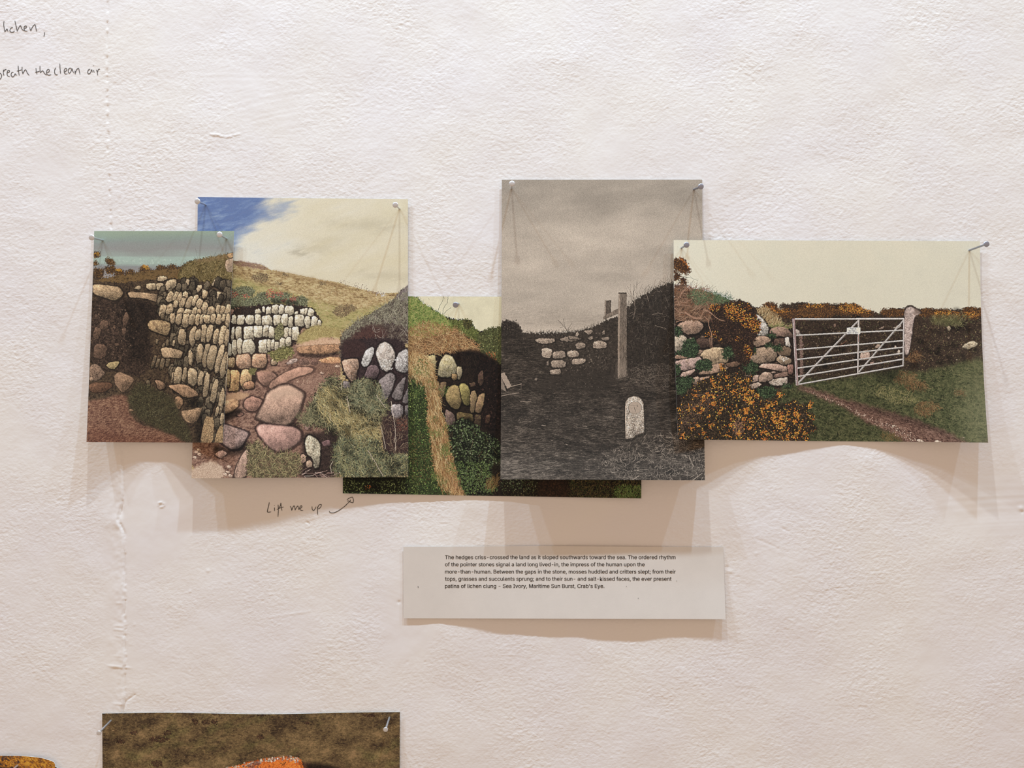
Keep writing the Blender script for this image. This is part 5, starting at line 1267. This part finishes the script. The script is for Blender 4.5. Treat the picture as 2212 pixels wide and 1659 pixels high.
def wall_relief():
    X, Z = np.meshgrid(gx, gz)
    px, py = (X * S + CX).astype(np.float32), (CY - Z * S).astype(np.float32)
    h_, w_ = px.shape
    rng = np.random.default_rng(5)

    def nz(wl, beta=2.0, ax=1.0, ang=0.0, band=0):
        t = tile(wl / (S * CELL), beta, ax, ang, band)
        oy, ox = rng.integers(TS), rng.integers(TS)
        return t[(np.arange(h_) + oy) % TS][:, (np.arange(w_) + ox) % TS]

    def blob(x, y, rx, ry=None, pw=2.0):
        ry = ry or rx
        return np.exp(-((((px - x) / rx) ** 2 + ((py - y) / ry) ** 2) ** (pw / 2)))
    rough = .66 + .17 * nz(190, 2.4)
    for x, y, rx, ry, a in ((880, 1350, 62, 95, 2.2), (345, 1100, 110, 95, 1.6), (2190, 1110, 140, 75, 1.8), (545, 190, 130, 80, .8), (250, 1280, 32, 320, 1.2), (1640, 1160, 120, 110, .7),
                            (150, 760, 60, 330, .35), (180, 120, 120, 130, .3), (330, 1230, 80, 140, .7), (1800, 110, 420, 120, .2), (800, 300, 250, 60, .25), (700, 1230, 200, 90, .3), (300, 330, 60, 330, -.35), (2180, 320, 120, 150, -.35),
                            (90, 620, 120, 160, -.4), (1900, 1120, 170, 120, -.5), (420, 1420, 90, 110, -.4), (1480, 1420, 120, 120, -.35), (400, 320, 110, 60, -.4)):
        rough = rough - a * .45 * blob(x, y, rx, ry, 3.0 if a > 1.5 else 2.0)
    rough = np.clip(rough, .04, 1.5)
    grain = nz(7.6, 2.0, 1.45, 14, 1) + .7 * nz(11, 2.0, 1.6, -12, 1) + .35 * nz(20, 2.0, 1.5, 5, 1)
    hgt = rough * grain * .000026
    hgt += nz(120, 2.6) * .00006 + nz(420, 3.0) * .00018
    # trowel and brush streaks: arcs about far centres
    for x, y, rx, ry, cx, cy, a in ((610, 230, 190, 60, 760, 1000, 1.0), (900, 60, 160, 90, 700, 700, .7), (1620, 1130, 110, 60, 1560, 900, 1.2), (1640, 1250, 90, 70, 1400, 1900, 1.0), (2160, 1080, 120, 110, 2300, 4000, .9),
                                    (2180, 1560, 80, 120, 3000, 300, .8), (1580, 440, 60, 60, 1000, -600, .8), (680, 1170, 200, 80, 1500, 3500, .6), (520, 170, 130, 80, 500, 1900, .7), (820, 1270, 60, 110, 400, 2400, .7), (2100, 620, 90, 160, 2000, 5000, .5)):
        r = np.hypot(px - cx, py - cy)
        k = np.random.default_rng(int(x)).standard_normal(6000)
        k = np.convolve(k, [.25, .5, .25], 'same')
        ri = np.clip(r * .45, 0, 5998)
        i0 = ri.astype(int)
        st = k[i0] * (1 - (ri - i0)) + k[i0 + 1] * (ri - i0)
        hgt += blob(x, y, rx, ry, 3) * st * .000024 * a
    # seam: dents in the upper part, a raised filled strip lower down
    ys = [-200, 0, 200, 330, 420, 500, 700, 950, 1000, 1060, 1090, 1110, 1122, 1150, 1200, 1300, 1400, 1480, 1520, 1545, 1900]
    xs = [232, 232, 231, 233, 237, 240, 250, 262, 264, 266, 264, 257, 254, 266, 268, 268, 270, 269, 268, 263, 262]
    xc = np.interp(py, ys, xs).astype(np.float32) + .8 * nz(45, 2)
    dx = px - xc
    low = sstep(930, 1010, py)
    strip = sstep(-46, -4, dx) * (1 - sstep(-2.5, 1.5, dx))
    hgt += low * (1 - sstep(1560, 1640, py)) * strip * .0006 * (.8 + .2 * np.sin(py * .045 + 1) + .1 * nz(40, 2.0))
    hgt -= low * np.exp(-((dx - 2.0) / 2.3) ** 2) * .00034 * sstep(-1.2, .2, nz(60, 1.8))
    hgt += np.exp(-(((px - 255) / 9) ** 2 + ((py - 1125) / 13) ** 2)) * .0005
    hgt -= np.exp(-(((px - 262) / 6) ** 2 + ((py - 1104) / 14) ** 2)) * .0004
    for y, sw, a in ((1440, 24, .0003), (1417, 12, .0001), (1352, 10, .00015), (1360, 12, .0002), (1374, 10, .0001), (1302, 8, .0001), (1520, 12, .0002)):
        hgt += a * np.exp(-(((px - 258) / sw) ** 4 + ((py - y - .1 * (px - 258)) / 2.2) ** 2))
    dash = np.zeros_like(px)
    for y0, y1 in ((5, 24), (48, 60), (72, 90), (92, 98), (124, 133), (150, 157), (166, 174), (196, 204), (208, 216), (228, 236), (250, 262), (285, 300), (320, 326), (380, 388), (412, 420), (455, 465), (484, 492)):
        dash = np.maximum(dash, np.exp(-(np.maximum(np.abs(py - (y0 + y1) / 2) - (y1 - y0) / 2, 0) / 2.5) ** 2))
    hgt -= dash * np.exp(-(dx / 2.4) ** 2) * .0004
    hgt += .00008 * np.exp(-((dx - 5) / 5) ** 2) * (1 - low)
    # cracks, scratches, chips and pin holes

    def seg(pts, wd, dep):
        p = np.array(pts, float)
        out = np.zeros_like(px)
        for a, b in zip(p[:-1], p[1:]):
            ab = b - a
            t = np.clip(((px - a[0]) * ab[0] + (py - a[1]) * ab[1]) / (ab @ ab), 0, 1)
            out = np.maximum(out, np.exp(-(((px - a[0] - t * ab[0]) ** 2 + (py - a[1] - t * ab[1]) ** 2) / wd ** 2)))
        return out * dep
    lip = seg([(455, 292), (468, 291), (478, 295), (490, 298), (503, 295), (515, 292)], 3.0, 1)
    hgt += np.where(py < np.interp(px, [455, 490, 515], [292, 298, 292]), lip, 0) * .00026
    hgt -= seg([(1635, 1165), (1660, 1175), (1682, 1185)], 1.8, .00012)
    hgt -= seg([(1690, 1142), (1705, 1149)], 1.6, .00018)
    hgt -= seg([(263, 1540), (268, 1522), (275, 1512), (285, 1505), (292, 1500)], 1.8, .0003)
    hgt -= seg([(395, 1452), (420, 1462)], 1.5, .0001)
    hgt += seg([(575, 1335), (620, 1328), (670, 1320)], 2.0, .00008)
    hgt -= seg([(663, 1128), (668, 1131)], 1.5, .00035)
    for x, y, r, a in ((862, 1300.5, 3.0, .0007), (1628, 176, 2.2, .0006), (117, 770, 1.8, .0003), (918, 1430, 2.0, .0006), (880, 1430, 2.0, .0004), (411, 1277, 2.6, -.0006), (449, 1233, 3.2, -.0006), (144, 35, 1.8, .0003), (291, 1349, 2.6, -.0004), (268, 1441, 2.4, .0006),
                       (1550, 448, 1.8, .0003), (1940, 415, 2.0, .0003), (2205, 1098, 5, -.0007), (2209, 1106, 3, .0006), (1571, 1225, 3.5, .0006), (1577, 1234, 4, -.0005), (1634, 1196, 3.5, -.0004), (1605, 310, 2, .0002), (411, 1446, 1.8, .0004)):
        hgt -= blob(x, y, r) * a * .45
    ringd = np.hypot((px - 349) / 1.0, (py - 1090) / .8)
    hgt += (np.exp(-((ringd - 6.5) / 2.2) ** 2) * .00022 + np.exp(-(ringd / 3) ** 2) * .0002) * (1 + .6 * nz(6, 1.6))
    return hgt.astype(np.float32), rough.astype(np.float32)


HGT, ROUGH = wall_relief()


def relief(px, py):
    x, z = (np.asarray(px) - CX) / S, (CY - np.asarray(py)) / S
    fx = np.clip((x - gx[0]) / CELL, 0, len(gx) - 1.001)
    fz = np.clip((z - gz[0]) / CELL, 0, len(gz) - 1.001)
    i, j = fx.astype(int), fz.astype(int)
    a, b = fx - i, fz - j
    return HGT[j, i] * (1 - a) * (1 - b) + HGT[j, i + 1] * a * (1 - b) + HGT[j + 1, i] * (1 - a) * b + HGT[j + 1, i + 1] * a * b


def build_wall():
    xs = np.concatenate([[-2.2, -1.2, -.7, -.45], gx, [.45, .7, 1.2, 2.2]])
    zs = np.concatenate([[-1.45, -.9, -.5, -.33], gz, [.33, .5, .9, 1.75]])
    hh = np.zeros((len(zs), len(xs)), np.float32)
    ex = np.clip((.372 - np.abs(gx)) / .02, 0, 1)[None, :]
    ez = np.clip((.285 - np.abs(gz)) / .02, 0, 1)[:, None]
    hh[4:-4, 4:-4] = HGT * ex * ez
    Xg, Zg = np.meshgrid(xs, zs)
    co = np.stack([Xg, -hh, Zg], -1).astype(np.float32).reshape(-1, 3)
    nx_, nz_ = len(xs), len(zs)
    idx = np.arange(nx_ * nz_, dtype=np.int32).reshape(nz_, nx_)
    quads = np.stack([idx[:-1, :-1], idx[:-1, 1:], idx[1:, 1:], idx[1:, :-1]], -1).reshape(-1, 4)
    # a thick slab: four back corners and the rim
    me = bpy.data.meshes.new('wall_front')
    nb = len(co)
    back = np.array([[xs[0], .12, zs[0]], [xs[-1], .12, zs[0]], [xs[-1], .12, zs[-1]], [xs[0], .12, zs[-1]]], np.float32)
    co = np.concatenate([co, back])
    rims = [list(idx[0, :]) + [nb + 1, nb], list(idx[:, -1]) + [nb + 2, nb + 1], list(idx[-1, ::-1]) + [nb + 3, nb + 2], list(idx[::-1, 0]) + [nb, nb + 3], [nb, nb + 1, nb + 2, nb + 3]]
    loops = np.concatenate([quads.ravel()] + [np.array(r, np.int32) for r in rims])
    lens = np.concatenate([np.full(len(quads), 4, np.int32)] + [np.array([len(r)], np.int32) for r in rims])
    starts = np.concatenate([[0], np.cumsum(lens)[:-1]]).astype(np.int32)
    me.vertices.add(len(co))
    me.vertices.foreach_set('co', co.ravel())
    me.loops.add(len(loops))
    me.loops.foreach_set('vertex_index', loops.astype(np.int32))
    me.polygons.add(len(lens))
    me.polygons.foreach_set('loop_start', starts)
    sm = np.ones(len(lens), bool)
    sm[-5:] = False
    me.polygons.foreach_set('use_smooth', sm)
    me.update(calc_edges=True)
    me.validate()
    ra = np.full((len(zs), len(xs)), .6, np.float32)
    ra[4:-4, 4:-4] = ROUGH
    at = me.attributes.new('rough', 'FLOAT', 'POINT')
    at.data.foreach_set('value', np.concatenate([ra.ravel(), [.6] * 4]).astype(np.float32))
    me.materials.append(wall_mat())
    o = bpy.data.objects.new('wall_front', me)
    COL.objects.link(o)
    return tag(o, 'white painted plaster wall with a rough trowelled surface and a filled vertical seam', None, None, 'structure')


build_wall()

# ---------------------------------------------------------------------------
# prints and caption
# ---------------------------------------------------------------------------
WHITE = paper_mat('white_paper', (.74, .71, .66))
sheets = {}
sheets['hedge'] = Sheet([(742, 639.5), (1386, 642), (1385.3, 1076.7), (740.5, 1065.8)],
                        ([0, .2, .45, .7, 1], [0, .5, 1], [[1.2, 1.0, 1.0, 1.1, 1.3], [1.5, 1.1, .8, 1.0, 1.8], [2.4, .9, .8, 1.4, 4.0]]))
sheets['stile'] = Sheet([(427.3, 425.8), (881.3, 430.3), (881.8, 1030.6), (413.7, 1033.2)],
                        ([0, .4, .7, 1], [0, .3, .7, 1], [[1.4, 1.1, 1.1, 1.3], [2.6, 2.0, 1.7, 1.7], [5.0, 3.8, 2.8, 2.4], [8.2, 6.8, 4.6, 3.2]]), 1.3)
sheets['herringbone'] = Sheet([(203.4, 499.2), (505.6, 499.2), (481.4, 956.2), (186.8, 955.2)],
                              ([0, .28, .55, .8, 1], [0, .5, .8, 1], [[1.6, 1.6, 2.2, 3.8, 4.6], [3.6, 2.2, 2.4, 5.0, 6.6], [6.0, 3.2, 2.6, 7.0, 8.6], [9.8, 5.0, 3.4, 8.6, 10.6]]), 1.15)
sheets['grey'] = Sheet([(1084, 388.2), (1517, 388), (1522.8, 1037.6), (1081, 1035.4)],
                       ([0, .33, .66, 1], [0, .4, .8, .92, 1], [[1.6, 1.3, 1.3, 1.6], [2.8, 2.4, 2.4, 2.6], [5.4, 4.8, 4.6, 4.2], [8.6, 8.2, 7.8, 7.2], [12.5, 12.2, 12.0, 11.4]]), 1.6)
sheets['gate'] = Sheet([(1455.2, 518.6), (2117.2, 520.8), (2134.6, 956.2), (1464.6, 949.6)],
                       ([0, .1, .22, .4, .58, .78, 1], [0, .4, .75, 1], [[4.4, 3.2, 1.9, 1.4, 1.4, 1.6, 2.2], [6.4, 4.8, 2.5, 1.3, 1.0, 1.7, 2.8], [8.6, 6.6, 3.1, 1.4, .8, 2.4, 5.8], [9.4, 7.0, 3.4, 1.8, .8, 3.8, 11.0]]), 2.0)
sheets['moor'] = Sheet([(220.6, 1541.2), (864, 1537.9), (862, 1972), (224, 1972)],
                       ([0, .3, .6, 1], [0, .5, 1], [[1.4, 1.0, 1.0, 1.4], [1.8, 1.2, 1.2, 1.8], [3.0, 1.6, 1.6, 3.0]]), 1.0, lambda u: 3.2 * np.exp(-((u - .57) / .2) ** 2) - 1.2 * np.exp(-((u - .2) / .15) ** 2))

LUMA = 1.0
G0 = (1.05, 1.06, 1.03)
SPEC = (('hedge', paint_hedge, 'photo of a green hedge bank with dry grass and dark stones, tucked under its neighbours', G0),
        ('stile', paint_stile, 'photo of granite stile steps under a blue and cream sky', G0),
        ('herringbone', paint_herringbone, 'dark brown photo of a herringbone stone hedge, leftmost of the pinned row', G0),
        ('grey', paint_grey, 'black and white photo of a fence post and round topped marker stone, tallest print', (1.19, 1.19, 1.14)),
        ('gate', paint_gate, 'photo of a white metal field gate and orange gorse, rightmost of the pinned row', G0),
        ('moor', paint_moor, 'brown moorland photo with an orange lichened rock, cut by the bottom of the picture', (1.36, 1.24, 1.16)))
for key, fn, label, gain in SPEC:
    cv = fn()
    o = sheets[key].build('photo_print', [print_mat('print_' + key, cv, gain), WHITE], cv)
    tag(o, label, 'photograph', 'photographs nailed to the wall')

# lichen rock cut out along its outline
cv = paint_lichen()
cut = [(-250, 1700), (-180, 1652), (-80, 1636), (0, 1632), (41.6, 1632.7), (62, 1634), (83.2, 1636.2), (95, 1638.5), (104, 1641.4), (112, 1644), (116.5, 1646.6), (119.2, 1651.8),
       (118.5, 1654.9), (121, 1657), (124.8, 1659.1), (132, 1668), (140, 1690), (143, 1740), (132, 1830), (110, 1900), (20, 1930), (-120, 1935), (-230, 1900), (-255, 1800)]
nb = len(cut)
fr = [wpos(x, y, .0016 + .0004 * math.sin(x * .02)) for x, y in cut]
vv = fr + [(x, y + .00022, z) for x, y, z in fr]
ff = [tuple(range(nb - 1, -1, -1)), tuple(range(nb, 2 * nb))] + [(i, (i + 1) % nb, (i + 1) % nb + nb, i + nb) for i in range(nb)]
o = mesh_obj('photo_cutout', vv, ff, [print_mat('print_lichen', cv, G0), WHITE], None, False)
o.data.polygons.foreach_set('material_index', [0] + [1] * (len(ff) - 1))
uv = o.data.uv_layers.new(name='picture')
for lp in o.data.loops:
    x, y = cut[lp.vertex_index % nb]
    uv.data[lp.index].uv = ((x - cv.x0) * SS / cv.W, 1 - (y - cv.y0) * SS / cv.H)
tag(o, 'photo of orange and yellow lichen cut out along a curved outline, bottom left corner', 'photograph')

# caption slip
CAP = Sheet([(871.4, 1180.6), (1562.6, 1181.4), (1567.6, 1337.6), (872, 1335.6)],
            ([0, .12, .3, .5, .75, .9, 1], [0, .5, 1], [[1.0, .9, 1.0, .9, 1.0, .8, .9], [1.0, 1.0, 1.6, 1.5, 1.7, 1.2, 1.6], [1.2, 1.3, 2.6, 2.7, 3.1, 2.7, 3.5]]), 1.0,
            lambda u: -1.6 * np.exp(-((u - .45) / .22) ** 2))
cap_mat = paper_mat('caption_paper', (.71, .665, .62))
CNU, CNV = 90, 24
cap = CAP.build('caption_slip', [cap_mat, cap_mat], None, CNU, CNV)
dt = CAP.depth(np.linspace(0, 1, CNU), np.linspace(0, 1, CNV))
CAPH = None
tag(cap, 'off white paper slip with a typed paragraph about hedges, below the pinned photos', 'caption')
INK, _, _ = new_mat('black_ink', .6, (.022, .018, .016), 0, .2)
try:                                  # the plain sans serif that comes with Blender
    SANS = bpy.data.fonts.load(bpy.utils.system_resource('DATAFILES', path='fonts') + '/Inter.woff2')
except Exception:
    SANS = None
TEXT = (('The hedges criss-crossed the land as it sloped southwards toward the sea. The ordered rhythm', 1458.8),
        ('of the pointer stones signal a land long lived-in, the impress of the human upon the', 1392.2),
        ('more-than-human. Between the gaps in the stone, mosses huddled and critters slept; from their', 1459.2),
        ('tops, grasses and succulents sprung; and to their sun- and salt-kissed faces, the ever present', 1450.2),
        ("patina of lichen clung - Sea Ivory, Maritime Sun Burst, Crab's Eye.", 1305.2))
for i, (body, xr) in enumerate(TEXT):
    cu = bpy.data.curves.new('line', 'FONT')
    cu.body = body
    cu.size = 1.0
    if SANS:
        cu.font = SANS
    cu.resolution_u = 3
    to = bpy.data.objects.new('line', cu)
    COL.objects.link(to)
    dg = bpy.context.evaluated_depsgraph_get()
    me = bpy.data.meshes.new_from_object(to.evaluated_get(dg))
    bpy.data.objects.remove(to)
    if CAPH is None:
        CAPH = max(v_.co.y for v_ in me.vertices) * .985
    n = len(me.vertices)
    co = np.zeros(n * 3, np.float32)
    me.vertices.foreach_get('co', co)
    co = co.reshape(-1, 3)
    x0_, x1_ = co[:, 0].min(), co[:, 0].max()
    px = 961.2 + (co[:, 0] - x0_) / (x1_ - x0_) * (xr - 961.2)
    py = 1207.7 + 15.55 * i - co[:, 1] / CAPH * 8.3
    u = np.clip((px - 871.4) / 692.5, 0, 1) * (CNU - 1.0001)
    v = np.clip((py - 1180.4) / 155.4, 0, 1) * (CNV - 1.0001)
    ui, vi = u.astype(int), v.astype(int)
    uf, vf = u - ui, v - vi
    dd = (dt[vi, ui] * (1 - uf) * (1 - vf) + dt[vi, ui + 1] * uf * (1 - vf) + dt[vi + 1, ui] * (1 - uf) * vf + dt[vi + 1, ui + 1] * uf * vf) + .00005
    k = (D - dd) / D / S
    me.vertices.foreach_set('co', np.stack([(px - CX) * k, -dd, (CY - py) * k], -1).astype(np.float32).ravel())
    bm = bmesh.new()                       # fatten the strokes a little: a second pass of ink just beside the first
    bm.from_mesh(me)
    g2 = bmesh.ops.duplicate(bm, geom=bm.verts[:] + bm.edges[:] + bm.faces[:])
    bmesh.ops.translate(bm, verts=[e_ for e_ in g2['geom'] if isinstance(e_, bmesh.types.BMVert)], vec=(.00012, -.000008, 0))
    bm.to_mesh(me)
    bm.free()
    me.materials.clear()
    me.materials.append(INK)
    me.update()
    to = bpy.data.objects.new('text_line', me)
    COL.objects.link(to)
    to.parent = cap
    tag(to, 'line of small black typed letters')
for x, y, l in ((903, 1268, 3.4), (1461.5, 1255, 1.4), (1353, 1267, 1.4), (1378.6, 1292.5, 1.6)):
    dd = float(CAP.depth_at(x, y)[0]) + .00015
    vts = [wpos(x - .6, y - l / 2, dd), wpos(x + .5, y - l / 2, dd), wpos(x + .8, y + l / 2, dd), wpos(x - .1, y + l / 2, dd)]
    mesh_obj('ink_speck', vts, [(3, 2, 1, 0)], INK, cap, False)

# ---------------------------------------------------------------------------
# pencil writing on the plaster
# ---------------------------------------------------------------------------
PENCIL, nt, b = new_mat('pencil_graphite', .5, (.085, .078, .074), 0, .3)


def crom(p, n=7):
    p = np.array(p, float)
    if len(p) < 3:
        t = np.linspace(0, 1, n)[:, None]
        return p[0] * (1 - t) + p[-1] * t
    e = np.concatenate([[2 * p[0] - p[1]], p, [2 * p[-1] - p[-2]]])
    out = []
    for i in range(1, len(e) - 2):
        t = np.linspace(0, 1, n, endpoint=False)[:, None]
        a, b_, c_, d = e[i - 1], e[i], e[i + 1], e[i + 2]
        out.append(.5 * (2 * b_ + (c_ - a) * t + (2 * a - 5 * b_ + 4 * c_ - d) * t ** 2 + (3 * b_ - a - 3 * c_ + d) * t ** 3))
    return np.concatenate(out + [e[-2][None]])


prng = np.random.default_rng(3)


def pencil_word(name, strokes_, org, sc, parent, wd=.76):
    V, Fc = [], []
    for st in strokes_:
        if len(st) == 1:
            st = [st[0], (st[0][0] + 4, st[0][1] + 8)]
        p = crom([(org[0] + x / sc, org[1] + y / sc) for x, y in st])
        t = np.gradient(p, axis=0)
        t /= np.linalg.norm(t, axis=1)[:, None] + 1e-9
        nn = np.stack([-t[:, 1], t[:, 0]], 1)
        w = wd * (.8 + .35 * np.convolve(prng.random(len(p) + 6), np.ones(5) / 5, 'same')[3:-3]) * np.interp(np.linspace(0, 1, len(p)), [0, .08, .9, 1], [.6, 1, 1, .5])
        base = len(V)
        for q_ in (p + nn * w[:, None], p - nn * w[:, None]):
            pass
        for (xl, yl), (xr, yr) in zip(p + nn * w[:, None], p - nn * w[:, None]):
            for x, y in ((xl, yl), (xr, yr)):
                V.append(wpos(x, y, float(relief(x, y)) + .00011))
        for i in range(len(p) - 1):
            a = base + 2 * i
            Fc.append((a, a + 1, a + 3, a + 2))
    o = mesh_obj(name, V, Fc, PENCIL, parent, False)
    # face the room
    bm = bmesh.new()
    bm.from_mesh(o.data)
    for f in bm.faces:
        if f.normal.y > 0:
            f.normal_flip()
    bm.to_mesh(o.data)
    bm.free()
    return o


OA, SA = (0, 30), 9.217
lichen = [[(80, 140), (72, 215), (85, 290), (95, 358)], [(95, 358), (118, 325), (140, 297), (152, 335), (165, 345)], [(258, 262), (215, 285), (195, 330), (215, 362), (260, 362), (292, 338)],
          [(295, 135), (310, 200), (330, 290), (345, 352)], [(345, 335), (375, 270), (405, 232), (425, 275), (445, 312), (490, 335)], [(488, 292), (525, 270), (515, 237), (485, 252), (480, 300), (502, 338), (552, 340)],
          [(590, 265), (612, 330), (640, 270), (688, 213), (706, 240), (718, 300), (732, 354)], [(885, 365), (885, 405), (872, 452)]]
e1 = empty('pencil_note', wpos(43, 60))
pencil_word('word', lichen, OA, SA, e1)
tag(e1, 'handwritten pencil word lichen at the top left, above the longer pencil line', 'handwriting', 'pencil notes on the wall')
breath = [[(-60, 1150), (0, 1180), (25, 1202), (30, 1242), (10, 1288), (-30, 1310)], [(70, 1108), (65, 1170), (78, 1226)], [(70, 1145), (95, 1112), (130, 1105)], [(140, 1172), (185, 1152), (186, 1126), (156, 1126), (140, 1180), (150, 1230), (198, 1250)],
          [(272, 1160), (236, 1165), (220, 1210), (240, 1250), (276, 1240), (300, 1190), (312, 1212), (338, 1215)], [(360, 1030), (368, 1130), (382, 1226)], [(335, 1138), (385, 1125), (430, 1112)],
          [(440, 1050), (440, 1130), (456, 1196)], [(456, 1190), (490, 1122), (515, 1116), (546, 1180), (582, 1224)]]
the = [[(715, 1075), (722, 1140), (736, 1202)], [(700, 1162), (745, 1152), (792, 1140)], [(795, 1033), (795, 1110), (806, 1176)], [(806, 1170), (845, 1132), (866, 1152), (896, 1196), (932, 1216)],
       [(930, 1170), (975, 1150), (980, 1112), (950, 1106), (925, 1150), (936, 1200), (976, 1218), (1022, 1205)]]
clean = [[(1116, 1068), (1090, 1110), (1085, 1160), (1106, 1206), (1152, 1210)], [(1190, 990), (1195, 1080), (1206, 1192)], [(1275, 1160), (1310, 1140), (1331, 1106), (1310, 1080), (1281, 1110), (1280, 1170), (1306, 1195), (1346, 1190)],
         [(1426, 1085), (1386, 1080), (1360, 1115), (1366, 1170), (1396, 1170), (1426, 1110), (1434, 1090), (1450, 1140), (1476, 1180)], [(1490, 1130), (1501, 1202)], [(1496, 1180), (1526, 1110), (1561, 1080), (1576, 1130), (1593, 1207)]]
air = [[(1797, 1098), (1760, 1115), (1745, 1165), (1766, 1195), (1800, 1170), (1826, 1110), (1838, 1165)], [(1860, 1115), (1876, 1166)], [(1863, 1022)], [(1920, 1110), (1936, 1160), (1943, 1222)], [(1936, 1180), (1956, 1110), (1990, 1098)]]
e2 = empty('pencil_note', wpos(110, 155))
for w in (breath, the, clean, air):
    pencil_word('word', w, OA, SA, e2)
tag(e2, 'handwritten pencil line reading breath the clean air, at the upper left', 'handwriting', 'pencil notes on the wall')
OB, SB = (560, 1060), 9.617
lift = [[(208, 240), (196, 310), (168, 425), (186, 446), (246, 440)], [(318, 350), (318, 422)], [(313, 302)], [(392, 290), (396, 400), (390, 545)], [(362, 388), (405, 372), (436, 310), (449, 250)], [(449, 250), (456, 330), (472, 418)], [(405, 368), (455, 352), (508, 338)]]
me_ = [[(645, 320), (665, 365), (676, 416)], [(676, 410), (700, 342), (726, 315), (738, 350), (746, 412)], [(746, 400), (775, 345), (802, 320), (816, 370), (826, 400)], [(828, 372), (866, 360), (886, 336), (872, 310), (846, 335), (840, 376), (866, 406), (912, 411)]]
up = [[(1095, 325), (1100, 380), (1126, 412), (1152, 390), (1178, 330)], [(1205, 330), (1211, 400), (1216, 497)], [(1211, 362), (1240, 300), (1287, 286), (1282, 330), (1246, 370), (1216, 376)]]
arrow = [[(1450, 425), (1480, 455), (1540, 460), (1620, 430), (1700, 380), (1780, 320), (1840, 260), (1885, 222)], [(1820, 190), (1870, 155), (1937, 130)], [(1937, 130), (1956, 190), (1951, 252)], [(1951, 252), (1900, 240), (1862, 215), (1825, 215)], [(1895, 185), (1880, 240)]]
e3 = empty('pencil_note', wpos(660, 1095))
for w in (lift, me_, up):
    pencil_word('word', w, OB, SB, e3, .78)
pencil_word('arrow', arrow, OB, SB, e3, .78)
tag(e3, 'handwritten pencil note reading Lift me up with an arrow to the print above', 'handwriting', 'pencil notes on the wall')

# ---------------------------------------------------------------------------
# nails
# ---------------------------------------------------------------------------
STEEL, nt, b = new_mat('nail_steel', .4, (.70, .71, .74), .85, .5)
noise_bump(nt, b, 2500, .3, .00005)
STEEL_D, nt, b = new_mat('dark_nail_steel', .4, (.36, .38, .47), .9, .5)
noise_bump(nt, b, 2500, .3, .00005)


def lathe(prof, n=20):
    """profile (radius, height) spun about local z"""
    V = [(r * math.cos(2 * math.pi * i / n), r * math.sin(2 * math.pi * i / n), z) for r, z in prof for i in range(n)]
    Fc = []
    for k in range(len(prof) - 1):
        for i in range(n):
            j = (i + 1) % n
            Fc.append((k * n + i, k * n + j, (k + 1) * n + j, (k + 1) * n + i))
    Fc.append(tuple(range(n - 1, -1, -1)))
    Fc.append(tuple((len(prof) - 1) * n + i for i in range(n)))
    return V, Fc


def nail(head, base, key, label, mat=None, hr=.00185, lift=None):
    mat = mat or STEEL
    bd = float(sheets[key].depth_at(*base)[0]) if key in sheets else .0016
    rx, ry = base[0] - CX, base[1] - CY
    ratio = ((head[0] - base[0]) * rx + (head[1] - base[1]) * ry) / (rx * rx + ry * ry)
    hd = lift or min(max(bd + ratio * (D - bd), bd + .008), bd + .018)
    pb, ph = Vector(wpos(base[0], base[1], bd)), Vector(wpos(head[0], head[1], hd))
    ax = (ph - pb).normalized()
    root = pb - ax * ((bd + .006) / max(.3, -ax.y))
    L = (ph - root).length
    rot = ax.to_track_quat('Z', 'Y').to_matrix().to_4x4()
    M = Matrix.Translation(root) @ rot
    e = empty('nail', pb)
    V, Fc = lathe([(.00012, -.0005), (.0006, .0012), (.00064, L - .0012), (.0009, L - .0005)], 14)
    sh = mesh_obj('shank', [M @ Vector(v) for v in V], Fc, mat, e)
    V, Fc = lathe([(.0008, L - .0007), (hr * .95, L - .0003), (hr, L), (hr * .97, L + .00018), (hr * .8, L + .00034), (hr * .3, L + .00042)], 24)
    hdob = mesh_obj('head', [M @ Vector(v) for v in V], Fc, mat, e)
    tag(e, label, 'nail', 'nails holding the photographs')
    return e


nail((198, 513.2), (222, 519), 'herringbone', 'steel nail in the top left corner of the dark brown herringbone hedge photo')
nail((474.3, 506.8), (489.4, 515.6), 'herringbone', 'steel nail in the top right corner of the dark brown herringbone hedge photo')
nail((426.5, 435), (444.2, 442.2), 'stile', 'steel nail in the blue sky corner of the stile photo')
nail((854, 442.6), (863, 450.9), 'stile', 'steel nail in the cream sky corner of the stile photo')
nail((1106, 396.8), (1105, 407), 'grey', 'steel nail in the top left corner of the black and white photo')
nail((1514.2, 403), (1498.8, 409.4), 'grey', 'dull steel nail in the top right corner of the black and white photo', STEEL_D)
nail((1483, 529), (1472.2, 535.8), 'gate', 'dull steel nail in the top left corner of the gate photo', STEEL_D)
nail((2131, 527.2), (2094, 540.8), 'gate', 'long dark nail in the top right corner of the gate photo', STEEL_D)
nail((984, 658.6), (990.6, 656.4), 'hedge', 'dull nail in the cream sky of the green hedge photo between its neighbours', STEEL_D, lift=.009)
nail((213.6, 1583.2), (239.6, 1556.6), 'moor', 'long steel nail in the top left corner of the brown moorland photo', hr=.0015)
nail((832.8, 1576), (841.2, 1550.2), 'moor', 'long steel nail in the top right corner of the brown moorland photo', hr=.0015)
nail((14, 1676), (38.5, 1652.8), 'cutout', 'steel nail in the orange lichen cutout at the bottom left corner', hr=.0015)
